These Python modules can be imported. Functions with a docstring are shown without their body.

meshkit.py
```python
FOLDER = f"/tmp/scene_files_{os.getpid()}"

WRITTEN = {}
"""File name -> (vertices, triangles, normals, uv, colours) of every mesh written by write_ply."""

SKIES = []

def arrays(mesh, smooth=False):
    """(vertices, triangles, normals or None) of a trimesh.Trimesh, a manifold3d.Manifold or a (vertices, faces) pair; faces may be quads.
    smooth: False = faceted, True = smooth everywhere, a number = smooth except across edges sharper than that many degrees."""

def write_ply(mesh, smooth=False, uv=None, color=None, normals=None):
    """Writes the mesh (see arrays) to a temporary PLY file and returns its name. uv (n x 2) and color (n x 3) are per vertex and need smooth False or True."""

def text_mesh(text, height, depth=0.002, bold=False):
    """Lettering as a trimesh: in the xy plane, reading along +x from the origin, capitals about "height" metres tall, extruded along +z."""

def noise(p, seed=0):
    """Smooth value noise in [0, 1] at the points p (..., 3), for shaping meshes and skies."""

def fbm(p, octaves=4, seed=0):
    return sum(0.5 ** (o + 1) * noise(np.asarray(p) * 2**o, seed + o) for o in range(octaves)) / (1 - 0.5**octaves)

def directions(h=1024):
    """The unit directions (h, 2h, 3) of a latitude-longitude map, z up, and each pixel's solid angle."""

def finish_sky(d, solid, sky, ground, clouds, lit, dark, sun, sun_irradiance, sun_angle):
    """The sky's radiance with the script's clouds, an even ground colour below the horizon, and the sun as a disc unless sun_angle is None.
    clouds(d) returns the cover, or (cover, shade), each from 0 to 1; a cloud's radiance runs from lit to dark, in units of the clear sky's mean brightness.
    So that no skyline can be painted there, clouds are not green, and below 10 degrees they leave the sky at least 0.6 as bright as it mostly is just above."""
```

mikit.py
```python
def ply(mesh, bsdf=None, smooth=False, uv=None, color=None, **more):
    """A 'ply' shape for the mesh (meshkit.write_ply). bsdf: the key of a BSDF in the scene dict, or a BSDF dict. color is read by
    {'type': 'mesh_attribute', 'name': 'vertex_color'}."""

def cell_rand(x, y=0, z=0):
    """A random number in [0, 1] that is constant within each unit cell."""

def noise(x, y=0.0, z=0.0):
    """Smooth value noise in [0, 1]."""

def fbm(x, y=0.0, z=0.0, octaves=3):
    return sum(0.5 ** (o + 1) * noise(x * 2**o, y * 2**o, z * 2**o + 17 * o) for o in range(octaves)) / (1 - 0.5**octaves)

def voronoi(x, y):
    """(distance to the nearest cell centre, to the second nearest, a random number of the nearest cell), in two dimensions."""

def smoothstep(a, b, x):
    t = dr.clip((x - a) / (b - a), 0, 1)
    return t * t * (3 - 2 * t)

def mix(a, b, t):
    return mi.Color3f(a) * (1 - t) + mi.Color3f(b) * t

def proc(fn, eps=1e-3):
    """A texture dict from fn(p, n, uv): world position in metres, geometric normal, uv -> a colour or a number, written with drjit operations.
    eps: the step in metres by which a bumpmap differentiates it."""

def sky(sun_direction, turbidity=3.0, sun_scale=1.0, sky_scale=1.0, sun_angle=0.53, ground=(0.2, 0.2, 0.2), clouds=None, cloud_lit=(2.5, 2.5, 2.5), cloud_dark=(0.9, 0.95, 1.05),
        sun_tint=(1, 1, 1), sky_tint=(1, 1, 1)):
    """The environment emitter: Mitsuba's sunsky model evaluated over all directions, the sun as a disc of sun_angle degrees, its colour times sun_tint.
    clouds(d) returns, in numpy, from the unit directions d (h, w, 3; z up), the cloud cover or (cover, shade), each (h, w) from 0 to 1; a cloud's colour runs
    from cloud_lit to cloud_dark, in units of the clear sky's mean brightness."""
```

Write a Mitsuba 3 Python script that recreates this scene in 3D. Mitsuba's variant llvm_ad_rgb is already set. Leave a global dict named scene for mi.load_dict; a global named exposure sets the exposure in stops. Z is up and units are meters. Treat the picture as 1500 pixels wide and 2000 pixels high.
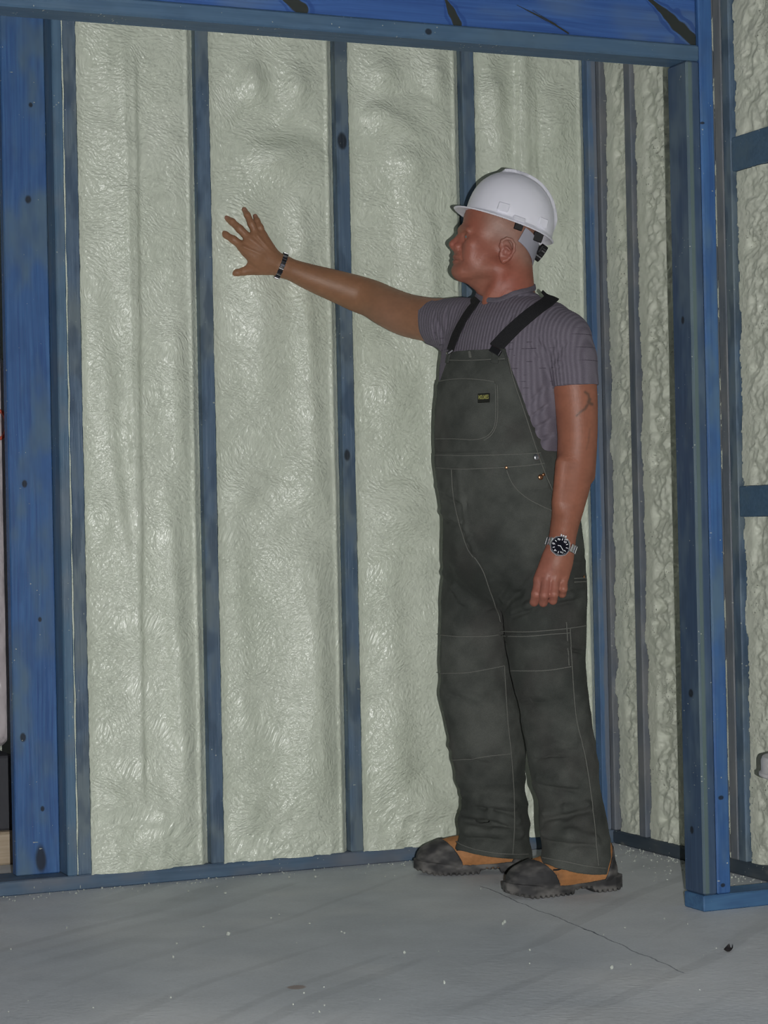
import math, random
import numpy as np
import trimesh
import drjit as dr
import mitsuba as mi
import mikit, meshkit
from mikit import noise, fbm, smoothstep, mix, proc
from scipy.interpolate import PchipInterpolator
from scipy.ndimage import gaussian_filter

rng = np.random.default_rng(7)
random.seed(7)
T = mi.ScalarTransform4f

# ------------------------------------------------------------------ camera, light, exposure
# world: x runs along the foam wall, y into it, z up; the camera stands at x = y = 0
FPX, CAM_H = 4185.2, 0.9327
YAW, PITCH, ROLL = 0.4095, 0.0077, -0.0207
_cy, _sy = math.cos(YAW), math.sin(YAW)
_f = np.array([_sy * math.cos(PITCH), _cy * math.cos(PITCH), math.sin(PITCH)])
_r = np.array([_cy, -_sy, 0.0])
_u = np.cross(_r, _f)
CR = math.cos(ROLL) * _r + math.sin(ROLL) * _u
CU = -math.sin(ROLL) * _r + math.cos(ROLL) * _u
CF = _f
CAM = np.array([0.0, 0.0, CAM_H])

scene, labels = {}, {}
scene['camera'] = {'type': 'perspective', 'fov': math.degrees(2 * math.atan(750 / FPX)), 'fov_axis': 'x', 'near_clip': 0.1, 'far_clip': 100.0,
                   'to_world': T().look_at(origin=CAM.tolist(), target=(CAM + CF).tolist(), up=CU.tolist())}
# the camera's own flash, beside and a little below the lens, and the dim daylight of the open building
FLASH = CAM + CR * 0.105 - CU * 0.03
scene['camera_flash'] = {'type': 'spot', 'intensity': {'type': 'rgb', 'value': [58.0, 57.5, 57.0]}, 'cutoff_angle': 34.0, 'beam_width': 20.0,
                         'to_world': T().look_at(origin=FLASH.tolist(), target=(FLASH + CF).tolist(), up=CU.tolist())}
scene['daylight'] = {'type': 'constant', 'radiance': {'type': 'rgb', 'value': [0.046, 0.051, 0.056]}}
exposure = 0.0


def ray(px, py):
    return CR * ((px - 750) / FPX) - CU * ((py - 1000) / FPX) + CF


def on_back(px, py, y=5.4956):
    d = ray(px, py)
    return CAM + d * (y / d[1])


def on_side(px, py, x=3.0918):
    d = ray(px, py)
    return CAM + d * (x / d[0])


# ------------------------------------------------------------------ helpers
def add(key, mesh, bsdf, smooth=False, label=None, cat=None, kind=None, group=None, **kw):
    scene[key] = mikit.ply(mesh, bsdf, smooth=smooth, **kw)
    d = {}
    if label: d['label'] = label
    if cat: d['category'] = cat
    if kind: d['kind'] = kind
    if group: d['group'] = group
    if d: labels[key] = d
    return key


_count = {}


def numbered(key):
    n = _count.get(key, 0)
    _count[key] = n + 1
    return key if n == 0 else f'{key}_{n:03d}'


def chamfer_box(lo, hi, c=0.003):
    """A board: a box with its twelve edges chamfered."""
    lo, hi = np.array(lo, float), np.array(hi, float)
    pts = []
    for k in range(3):
        for s in np.ndindex(2, 2, 2):
            p = np.where(np.array(s) == 0, lo + c, hi - c)
            p[k] = lo[k] if s[k] == 0 else hi[k]
            pts.append(p)
    return trimesh.convex.convex_hull(np.array(pts))


def tube(path, r, n=8, close_ends=True):
    path = np.asarray(path, float)
    r = np.broadcast_to(np.asarray(r, float), (len(path),))
    t = np.gradient(path, axis=0)
    t /= np.maximum(np.linalg.norm(t, axis=1, keepdims=True), 1e-9)
    a = np.array([0, 0, 1.0]) if abs(t[0][2]) < 0.9 else np.array([1.0, 0, 0])
    V = []
    for i in range(len(path)):
        a = a - t[i] * (a @ t[i])
        a /= np.linalg.norm(a)
        b = np.cross(t[i], a)
        th = np.arange(n) * 2 * np.pi / n
        V.append(path[i] + r[i] * (np.cos(th)[:, None] * a + np.sin(th)[:, None] * b))
    V = np.vstack(V)
    F = []
    for i in range(len(path) - 1):
        for j in range(n):
            k = (j + 1) % n
            F += [[i * n + j, i * n + k, (i + 1) * n + k], [i * n + j, (i + 1) * n + k, (i + 1) * n + j]]
    if close_ends:
        m = len(V)
        V = np.vstack([V, path[0], path[-1]])
        e = (len(path) - 1) * n
        for j in range(n):
            k = (j + 1) % n
            F += [[m, k, j], [m + 1, e + j, e + k]]
    return trimesh.Trimesh(V, F, process=False)


def smooth_line(pts, n):
    pts = np.asarray(pts, float)
    s = np.r_[0, np.cumsum(np.linalg.norm(np.diff(pts, axis=0), axis=1))]
    q = np.linspace(0, s[-1], n)
    return np.stack([PchipInterpolator(s, pts[:, k])(q) for k in range(pts.shape[1])], -1)


# ------------------------------------------------------------------ materials
def principled(color, rough=0.5, spec=0.5, metallic=0.0, bump=None, bump_scale=1.0, **kw):
    c = color if isinstance(color, dict) else {'type': 'rgb', 'value': list(color)}
    b = {'type': 'principled', 'base_color': c, 'roughness': rough, 'specular': spec, 'metallic': metallic, **kw}
    if bump is not None:
        b = {'type': 'bumpmap', 'arbitrary': bump, 'scale': bump_scale, 'bsdf': b}
    return {'type': 'twosided', 'bsdf': b}


def wood(main, deep, grey, grey_amount, axis='z', seed=0.0, knots=(), pale=None, extra=None, blotch=0.22):
    """Blue-stained framing lumber: streaks along the grain, weathered grey clouds, knots at given points."""
    def fn(p, n, uv):
        if axis == 'z':
            g, a, b = p.z, p.x, p.y
        elif axis == 'x':
            g, a, b = p.x, p.z, p.y
        else:
            g, a, b = p.y, p.z, p.x
        wob = (fbm(g * 3 + seed, a * 9, b * 9, 2) - 0.5) * 0.02
        streak = noise((a + wob) * 190 + seed, (b + wob) * 190, g * 2.2)
        streak2 = noise((a + wob) * 620 + seed, (b + wob) * 620, g * 5)
        cloud = fbm(a * 14 + seed, b * 14, g * 4.0 + seed, 3)
        cloud2 = fbm(a * 40, b * 40 + seed, g * 16.0, 2)
        c = mix(main, deep, dr.clip(streak * 0.75 + (streak2 - 0.5) * 0.5, 0, 1))
        c = mix(c, grey, smoothstep(0.62 - grey_amount, 0.86 - grey_amount * 0.6, cloud * 0.7 + cloud2 * 0.3) * 0.9)
        if pale is not None:
            c = mix(c, pale, smoothstep(0.70, 0.82, cloud2) * 0.55)
        c = mix(c, mi.Color3f(deep) * 0.72, smoothstep(0.46, 0.68, fbm(a * 34 + seed, b * 34, g * 11 + seed, 3)) * blotch)
        if extra is not None:
            c = extra(p, n, c)
        for (kx, ky, kz, kr, stretch) in knots:
            if axis == 'z':
                d = dr.sqrt(dr.square(p.x - kx) + dr.square(p.y - ky) + dr.square((p.z - kz) / stretch)) / kr
            else:
                d = dr.sqrt(dr.square((p.x - kx) / stretch) + dr.square(p.y - ky) + dr.square(p.z - kz)) / kr
            d = d + (cloud2 - 0.5) * 0.5
            c = mix(c, [0.012, 0.016, 0.022], (1 - smoothstep(0.55, 1.0, d)) * 0.9)
        speck = smoothstep(0.86, 0.9, noise(a * 170 + 3 * seed, b * 170, g * 170)) * smoothstep(0.62, 0.7, noise(a * 30, b * 30 + seed, g * 18))
        return mix(c, [0.45, 0.47, 0.4], speck * 0.6)
    return proc(fn)


def grain_bump(axis='z'):
    def fn(p, n, uv):
        g, a, b = (p.z, p.x, p.y) if axis == 'z' else ((p.x, p.z, p.y) if axis == 'x' else (p.y, p.z, p.x))
        return noise(a * 260, b * 260, g * 6) * 0.6 + noise(a * 700, b * 700, g * 30) * 0.4
    return proc(fn, eps=6e-4)


gz, gx, gy = grain_bump('z'), grain_bump('x'), grain_bump('y')
YB, XR, YF, ZH = 5.4956, 3.0918, 4.4095, 2.0416
XJ = 2.7279


def knot_back(px, py, r, st=1.3, y=YB):
    q = on_back(px, py, y)
    return (float(q[0]), float(q[1]), float(q[2]), r, st)


scene['wood_bright'] = principled(wood([0.050, 0.132, 0.30], [0.024, 0.068, 0.205], [0.085, 0.145, 0.205], 0.20, 'z', 1.0,
                                       [knot_back(60, 205, .008, 1.2, YB + 0.072), knot_back(55, 390, .012, 1.3, YB + 0.072), knot_back(48, 945, .009, 1.4, YB + 0.072), knot_back(45, 1440, .010, 1.5, YB + 0.072),
                                        knot_back(83, 1180 + 400, .007, 1.4, YB + 0.072), knot_back(80, 1680, .020, 2.2, YB + 0.072), knot_back(78, 1210, .006, 1.4, YB + 0.072),
                                        knot_back(1372, 240, .008, .5, YF), knot_back(1408, 1558, .010, .7, YF), knot_back(1412, 1729, .007, .8, YF)]), 0.55, 0.3, bump=gz, bump_scale=0.0006)
scene['wood_grey'] = principled(wood([0.105, 0.160, 0.228], [0.050, 0.088, 0.145], [0.130, 0.166, 0.182], 0.26, 'z', 5.0,
                                     [knot_back(668, 275, .016, 1.8), knot_back(678, 890, .012, 1.8), knot_back(1236, 760, .008, 1.5), knot_back(120, 460, .012, 2.0)], blotch=0.6), 0.5, 0.35, bump=gz, bump_scale=0.0008)
scene['wood_plate_tall'] = principled(wood([0.09, 0.165, 0.25], [0.055, 0.11, 0.18], [0.13, 0.17, 0.21], 0.2, 'z', 29.0), 0.5, 0.35, bump=gz, bump_scale=0.0007)
scene['wood_dusk'] = principled(wood([0.135, 0.155, 0.182], [0.085, 0.108, 0.14], [0.175, 0.182, 0.188], 0.30, 'z', 9.0), 0.5, 0.35, bump=gz, bump_scale=0.0008)
scene['wood_corner'] = principled(wood([0.085, 0.165, 0.29], [0.045, 0.09, 0.19], [0.14, 0.18, 0.23], 0.20, 'z', 13.0,
                                       extra=lambda p, n, c: mix(c, [.155, .172, .195], smoothstep(XR - .019, XR - .012, p.x + (fbm(p.z * 12, 1.0, 2.0, 2) - .5) * .008) * .75)), 0.5, 0.35, bump=gz, bump_scale=0.0008)
scene['wood_jack'] = principled(wood([0.048, 0.082, 0.142], [0.030, 0.056, 0.105], [0.085, 0.125, 0.165], 0.18, 'z', 17.0,
                                     [(XJ, 4.45, .52, .013, 1.0), (XJ, 4.46, .19, .010, 1.2), (XJ, 4.45, 1.42, .008, 1.4)],
                                     extra=lambda p, n, c: mix(c, [.105, .15, .135], smoothstep(.5, .9, -n.y) * (1 - smoothstep(XJ + .012, XJ + .018, p.x)) * .8)), 0.5, 0.35, bump=gz, bump_scale=0.0006)
scene['wood_header'] = principled(wood([0.068, 0.128, 0.205], [0.044, 0.090, 0.155], [0.075, 0.125, 0.175], 0.22, 'x', 21.0,
                                       [(float(on_back(837, 62, YF)[0]), YF, float(on_back(837, 62, YF)[2]), .009, 1.2)]), 0.5, 0.35, bump=gx, bump_scale=0.0005)
scene['wood_plate'] = principled(wood([0.082, 0.135, 0.20], [0.055, 0.095, 0.15], [0.13, 0.145, 0.17], 0.26, 'x', 27.0), 0.55, 0.3, bump=gx, bump_scale=0.0006)
scene['wood_plate_bright'] = principled(wood([0.06, 0.145, 0.265], [0.038, 0.09, 0.20], [0.08, 0.19, 0.33], 0.14, 'x', 31.0), 0.55, 0.3, bump=gx, bump_scale=0.0006)
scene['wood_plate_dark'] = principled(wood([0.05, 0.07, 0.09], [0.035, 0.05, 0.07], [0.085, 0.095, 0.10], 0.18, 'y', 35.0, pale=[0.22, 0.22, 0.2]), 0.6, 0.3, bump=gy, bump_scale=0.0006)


def rim_color(p, n, uv):
    wob = (fbm(p.x * 3, p.z * 9, 2.0, 2) - 0.5) * 0.03
    s = noise((p.z + wob) * 210, 3.0, p.x * 3)
    c = mix([0.045, 0.115, 0.315], [0.022, 0.060, 0.205], dr.clip(s * 0.8 + (noise(p.z * 800, 1.0, p.x * 8) - 0.5) * 0.4, 0, 1))
    c = mix(c, [0.085, 0.14, 0.23], smoothstep(0.55, 0.8, fbm(p.x * 5, p.z * 14, 9.0, 3)) * 0.6)
    # long spike knots crossing the board at a slant: (x, z) of both ends, half width
    for (x0, z0, x1, z1, hw) in RIM_KNOTS:
        ax, az = p.x - x0, p.z - z0
        bx, bz = x1 - x0, z1 - z0
        t = dr.clip((ax * bx + az * bz) / (bx * bx + bz * bz), 0, 1)
        d = dr.sqrt(dr.square(ax - bx * t) + dr.square(az - bz * t))
        w = hw * (0.25 + 0.75 * smoothstep(0, .7, t)) * (0.75 + 0.5 * noise(p.x * 60, p.z * 60))
        c = mix(c, [0.026, 0.031, 0.028], 1 - smoothstep(w * 0.75, w, d))
        ring = dr.abs(d - w * 1.5)
        c = mix(c, [0.016, 0.05, 0.19], (1 - smoothstep(w * 0.2, w * 0.45, ring)) * 0.6)
    return c


RIM_KNOTS = []
for (ax_, ay_, bx_, by_, hw_) in [(1262, -8, 1358, 82, .0185), (535, -16, 592, 18, .015), (866, -10, 893, 46, .012), (1010, 10, 1085, 48, .0030), (1040, 20, 1110, 65, .0022)]:
    q0, q1 = on_back(ax_, ay_, YF + .012), on_back(bx_, by_, YF + .012)
    RIM_KNOTS.append((float(q0[0]), float(q0[2]), float(q1[0]), float(q1[2]), hw_))
scene['wood_rim'] = principled(proc(rim_color), 0.5, 0.35, bump=gx, bump_scale=0.0007)


def foam_color(p, n, uv):
    a = fbm(p.x * 6, p.y * 6, p.z * 4, 3)
    b = fbm(p.x * 50, p.y * 50, p.z * 50, 2)
    c = mix([0.525, 0.57, 0.467], [0.595, 0.635, 0.535], dr.clip(a * 1.4 - 0.2, 0, 1))
    return c * (0.94 + 0.12 * b)


def foam_relief(p, n, uv):
    wob = fbm(p.x * 9, p.y * 9, p.z * 9, 2)
    x, y, z = p.x + wob * 0.05, p.y, p.z + (wob - 0.5) * 0.12
    peel = fbm(x * 130, y * 130, z * 165, 3)
    w1 = noise(x * 28, y * 28, z * 120)          # level wrinkles
    w1 = 1 - dr.abs(2 * w1 - 1)
    gate = smoothstep(0.42, 0.72, fbm(p.x * 5 + 3, p.y * 5, p.z * 3.2, 2))
    return peel * 0.75 + w1 * gate * 0.22


scene['foam_skin'] = principled(proc(foam_color), 0.33, 0.6, bump=proc(foam_relief, eps=8e-4), bump_scale=0.0062)


def foam_cut(p, n, uv):
    a = fbm(p.x * 30, p.y * 30, p.z * 30, 3)
    hole = smoothstep(0.80, 0.86, noise(p.x * 330, p.y * 330, p.z * 170)) * smoothstep(0.5, 0.7, noise(p.x * 11, p.y * 11, p.z * 9))
    c = mix([0.50, 0.53, 0.44], [0.60, 0.62, 0.53], a)
    return mix(c, [0.12, 0.13, 0.10], hole * 0.8)


scene['foam_side'] = principled(proc(foam_cut), 0.33, 0.5, bump=proc(lambda p, n, uv: fbm(p.x * 150, p.y * 150, p.z * 150, 3), eps=8e-4), bump_scale=0.003)


def concrete(p, n, uv):
    big = fbm(p.x * 1.6 + 4, p.y * 1.6, 0.0, 4)
    mid = fbm(p.x * 9, p.y * 9, 3.0, 3)
    fine = fbm(p.x * 260, p.y * 260, 1.0, 2)
    c = mix([0.40, 0.43, 0.455], [0.52, 0.54, 0.55], smoothstep(0.25, 0.75, big))
    c = c * (0.86 + 0.18 * mid + 0.10 * fine)
    # scuffs: long faint dark drags
    ca, sa = 0.80, 0.6
    u_, v_ = p.x * ca + p.y * sa, -p.x * sa + p.y * ca
    scuff = smoothstep(0.66, 0.84, noise(u_ * 1.3, v_ * 22 + noise(u_ * 3) * 1.5))
    c = c * (1 - 0.10 * scuff)
    dust = smoothstep(0.55, 0.75, fbm(p.x * 3.1, p.y * 3.1 + 8, 5.0, 3))
    c = mix(c, [0.54, 0.54, 0.52], dust * 0.25)
    # the fine shrinkage crack
    for (x0, y0, x1, y1) in CRACKS:
        ax, ay, bx, by = p.x - x0, p.y - y0, x1 - x0, y1 - y0
        t = dr.clip((ax * bx + ay * by) / (bx * bx + by * by), 0, 1)
        wig = (fbm(p.x * 14, p.y * 14, 2.0, 3) - 0.5) * 0.02
        d = dr.abs((ax * by - ay * bx) / math.hypot(bx, by) + wig) + 9.0 * dr.sqrt(dr.square(ax - bx * t) + dr.square(ay - by * t)) * smoothstep(0.02, 0.03, dr.maximum(dr.sqrt(dr.square(ax - bx * t) + dr.square(ay - by * t)) - 0.02, 0))
        c = mix(c, [0.07, 0.085, 0.11], (1 - smoothstep(0.0010, 0.0032, d)) * 0.6)
    for (x0, y0, r0, col) in STAINS:
        d = dr.sqrt(dr.square(p.x - x0) + dr.square(p.y - y0)) / r0 + (mid - 0.5) * 1.4
        c = mix(c, col, (1 - smoothstep(0.6, 1.0, d)) * 0.7)
    return c


def on_floor(px, py, z=0.0):
    d = ray(px, py)
    return CAM + d * ((z - CAM_H) / d[2])


q0, q1, q2 = (on_floor(*k).tolist() for k in ((950, 1735), (1155, 1820), (1320, 1893)))
CRACKS = [(q0[0], q0[1], q1[0], q1[1]), (q1[0], q1[1], q2[0], q2[1])]
q = on_floor(578, 1928).tolist()
STAINS = [(q[0], q[1], 0.017, [0.20, 0.13, 0.10])]
scene['concrete'] = principled(proc(concrete), 0.55, 0.35, bump=proc(lambda p, n, uv: fbm(p.x * 120, p.y * 120, 0.0, 3), eps=8e-4), bump_scale=0.0012)
# ------------------------------------------------------------------ the setting
def grid_mesh(A, B, n, m):
    pass


fl = trimesh.creation.box(extents=[14, 14, 0.2])
fl.apply_translation([2.0, 3.0, -0.1])
add('floor', fl, 'concrete', kind='structure')

# --- back wall: sheathing, studs, plate, sprayed foam in every bay
add('wall_back', chamfer_box([1.40, YB + 0.15, 0], [XR + 0.16, YB + 0.17, 2.44], 0.002), 'wood_dusk', kind='structure')
SW, SD = 0.038, 0.140
XB = 1.5268                                                      # right edge of the first stud
s2, s3 = 1.858, 2.2657
s4 = on_back(906, 300)[0]
back_studs = [(XB - SW + .0008, XB, 'wood_grey'), (XB - 2 * SW + .010, XB - SW - .0008, 'wood_plate_tall'), (s2, s2 + SW, 'wood_grey'), (s3, s3 + SW, 'wood_grey'), (s4, s4 + SW, 'wood_grey'),
              (on_back(1161, 800)[0], XR - 0.0006, 'wood_corner')]
for a, b, m in back_studs:
    add(numbered('wall_back__stud'), chamfer_box([a, YB, 0.038], [b, YB + SD, 2.40]), m)
add('wall_back__flat_stud', chamfer_box([float(on_back(18, 1000, YB + .072)[0]), YB + 0.072, 0.038], [XB - 2 * SW + .009, YB + 0.110, 2.40]), 'wood_bright', label='bright blue board set flat behind the first stud')
add('wall_back__bottom_plate', chamfer_box([0.6, YB, 0.0], [XR + 0.02, YB + SD, 0.038]), 'wood_plate')
add('wall_back__top_plate', chamfer_box([0.6, YB, 2.40], [XR + 0.02, YB + SD, 2.438]), 'wood_header')


def foam_sheet(u0, u1, z0, z1, h, step, place, depth=0.03):
    """A sprayed bay: a relief h(u, z) (metres out of the stud plane), closed at the back. place(u, out, z) gives world points."""
    n, m = max(8, int((u1 - u0) / step)), int((z1 - z0) / step)
    U, Z = np.meshgrid(np.linspace(u0, u1, n), np.linspace(z0, z1, m))
    D = h(U, Z)
    top = place(U, D, Z).reshape(-1, 3)
    bot = place(U, np.full_like(D, -depth - 0.03), Z).reshape(-1, 3)
    i = np.arange(n * m).reshape(m, n)
    f = np.concatenate([np.stack([i[:-1, :-1], i[:-1, 1:], i[1:, 1:]], -1).reshape(-1, 3), np.stack([i[:-1, :-1], i[1:, 1:], i[1:, :-1]], -1).reshape(-1, 3)])
    ring = np.r_[i[0, :], i[1:, -1], i[-1, -2::-1], i[-2:0:-1, 0]]
    k = n * m
    nx = np.roll(ring, -1)
    bots = bot[ring]
    V = np.vstack([top, bots])
    j = k + np.arange(len(ring))
    jn = np.roll(j, -1)
    side = np.concatenate([np.stack([ring, j, nx], -1), np.stack([nx, j, jn], -1)])
    mesh = trimesh.Trimesh(V, np.concatenate([f, side]), process=False)
    return mesh, n * m


def nz(a, b, fx, fz, seed, oc=3):
    return meshkit.fbm(np.stack([a * fx, b * fz, np.full_like(a, seed * 3.7)], -1), oc, seed)


def gauss(U, Z, c, su, sz, ang=0.0):
    du, dz = U - c[0], Z - c[2]
    if ang:
        ca, sa = math.cos(ang), math.sin(ang)
        du, dz = du * ca + dz * sa, -du * sa + dz * ca
    return np.exp(-(du / su) ** 2 - (dz / sz) ** 2)


def plateau(x, a, b, s):
    return 1 / (1 + np.exp(-(x - a) / s)) - 1 / (1 + np.exp(-(x - b) / s))


def make_back_bay(u0, u1, seed, rolls, lobes, ledges, seams=(), crumple=0.0055):
    def h(U, Z):
        warp = (nz(U, Z, 3, 2.2, seed + 1) - 0.5) * 0.05
        Uw, Zw = U + warp, Z + (nz(U, Z, 4, 2.5, seed + 2) - 0.5) * 0.08
        e = np.minimum(U - u0, u1 - U)
        cushion = 1 - np.exp(-np.maximum(e, 0) / 0.030)
        eL = 1 - np.exp(-np.maximum(U - u0, 0) / 0.012)
        d = -0.022 + 0.020 * cushion + 0.020 * (1 - cushion) * (U - u0 < 0.5 * (u1 - u0))
        d += (nz(Uw, Zw, 7, 4.0, seed) - 0.5) * 0.016 * cushion
        d += (nz(Uw, Zw, 20, 16, seed + 5) - 0.5) * 0.0035 * cushion
        er = u1 - U
        d += 0.006 * np.exp(-((er - 0.020 - 0.004 * nz(Z * 0, Z, 0, 9, seed + 23)) / 0.006) ** 2) - 0.006 * np.exp(-(er / 0.010) ** 2)
        for (xa, ya, xb, yb_, amp, sgn) in seams:                      # the edge of a roll, a soft step
            zt, zb = on_back(xa, ya)[2], on_back(xb, yb_)[2]
            xm = np.interp(Z, [zb, zt], [on_back(xb, yb_)[0], on_back(xa, ya)[0]]) + (nz(Z * 0, Z, 0, 11, seed + 29) - 0.5) * 0.008
            q = (xm - U) * sgn
            d += amp / (1 + np.exp(-np.clip(q / 0.0028, -40, 40))) * np.exp(-np.maximum(q, 0) / 0.045) * plateau(Z, zb, zt, 0.02)
        for (px, y0, y1, w, amp) in rolls:                         # tall soft rolls left by the gun
            for yy, sgn in ((0.5 * (y0 + y1), 1),):
                zt, zb = on_back(px, y0)[2], on_back(px, y1)[2]
                xm = np.interp(Z, [zb, zt], [on_back(px + 14, y1)[0], on_back(px - 14, y0)[0]])
                g = np.exp(-((U + warp * 0.25 - xm) / w) ** 2) * plateau(Z, zb, zt, 0.04)
                d += 1.5 * amp * g
        for (px, py, su, sz, amp) in lobes:
            d += 1.7 * amp * gauss(Uw, Zw, on_back(px, py), su, sz)
        for (xa, xb, py, amp, tilt) in ledges:                       # where one pass ended over another
            c = on_back(0.5 * (xa + xb), py)
            half = 0.5 * (on_back(xb, py)[0] - on_back(xa, py)[0])
            zz = c[2] + tilt * (U - c[0]) + (nz(U, Z, 9, 0.1, seed + 7) - 0.5) * 0.09 - 0.6 * (U - c[0]) ** 2 / max(half, .05) * 0.5
            d += amp / (1 + np.exp((Z - zz) / 0.007)) * plateau(U, c[0] - half, c[0] + half, 0.018) * np.exp(-np.maximum(zz - Z, 0) / 0.16)
        low = np.exp(-np.maximum(Z - 0.05, 0) / 0.10)                # crumpled foot of the bay
        c3 = 1 - np.abs(2 * nz(Uw * 1.0, Zw * 1.0, 16, 20, seed + 11, 3) - 1)
        d += (c3 - 0.6) * crumple * 4.2 * low * cushion
        # crinkled skin
        c4 = 1 - np.abs(2 * nz(Uw, Zw, 16, 46, seed + 13, 2) - 1)
        gate = np.clip((nz(U, Z, 5, 3.2, seed + 17, 2) - 0.42) * 4, 0, 1)
        d += (c4 - 0.5) * 0.0018 * gate * cushion
        d += (nz(U, Z, 60, 70, seed + 19, 2) - 0.5) * 0.0016
        return np.minimum(d - 0.006, 0.024) + 0.0075 * np.exp(-np.maximum(U - u0, 0) / 0.010)
    wig = lambda Z: 0.0035 * (meshkit.fbm(np.stack([Z * 45, Z * 0, Z * 0 + seed], -1), 3, seed) - 0.35)
    place = lambda U, D, Z: np.stack([U - wig(Z) * (U < u0 + .0001), YB - D, Z], -1)
    m, k = foam_sheet(u0 - 0.001, u1 + 0.001, 0.036, 2.40, h, 0.0042, place)
    return m


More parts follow.
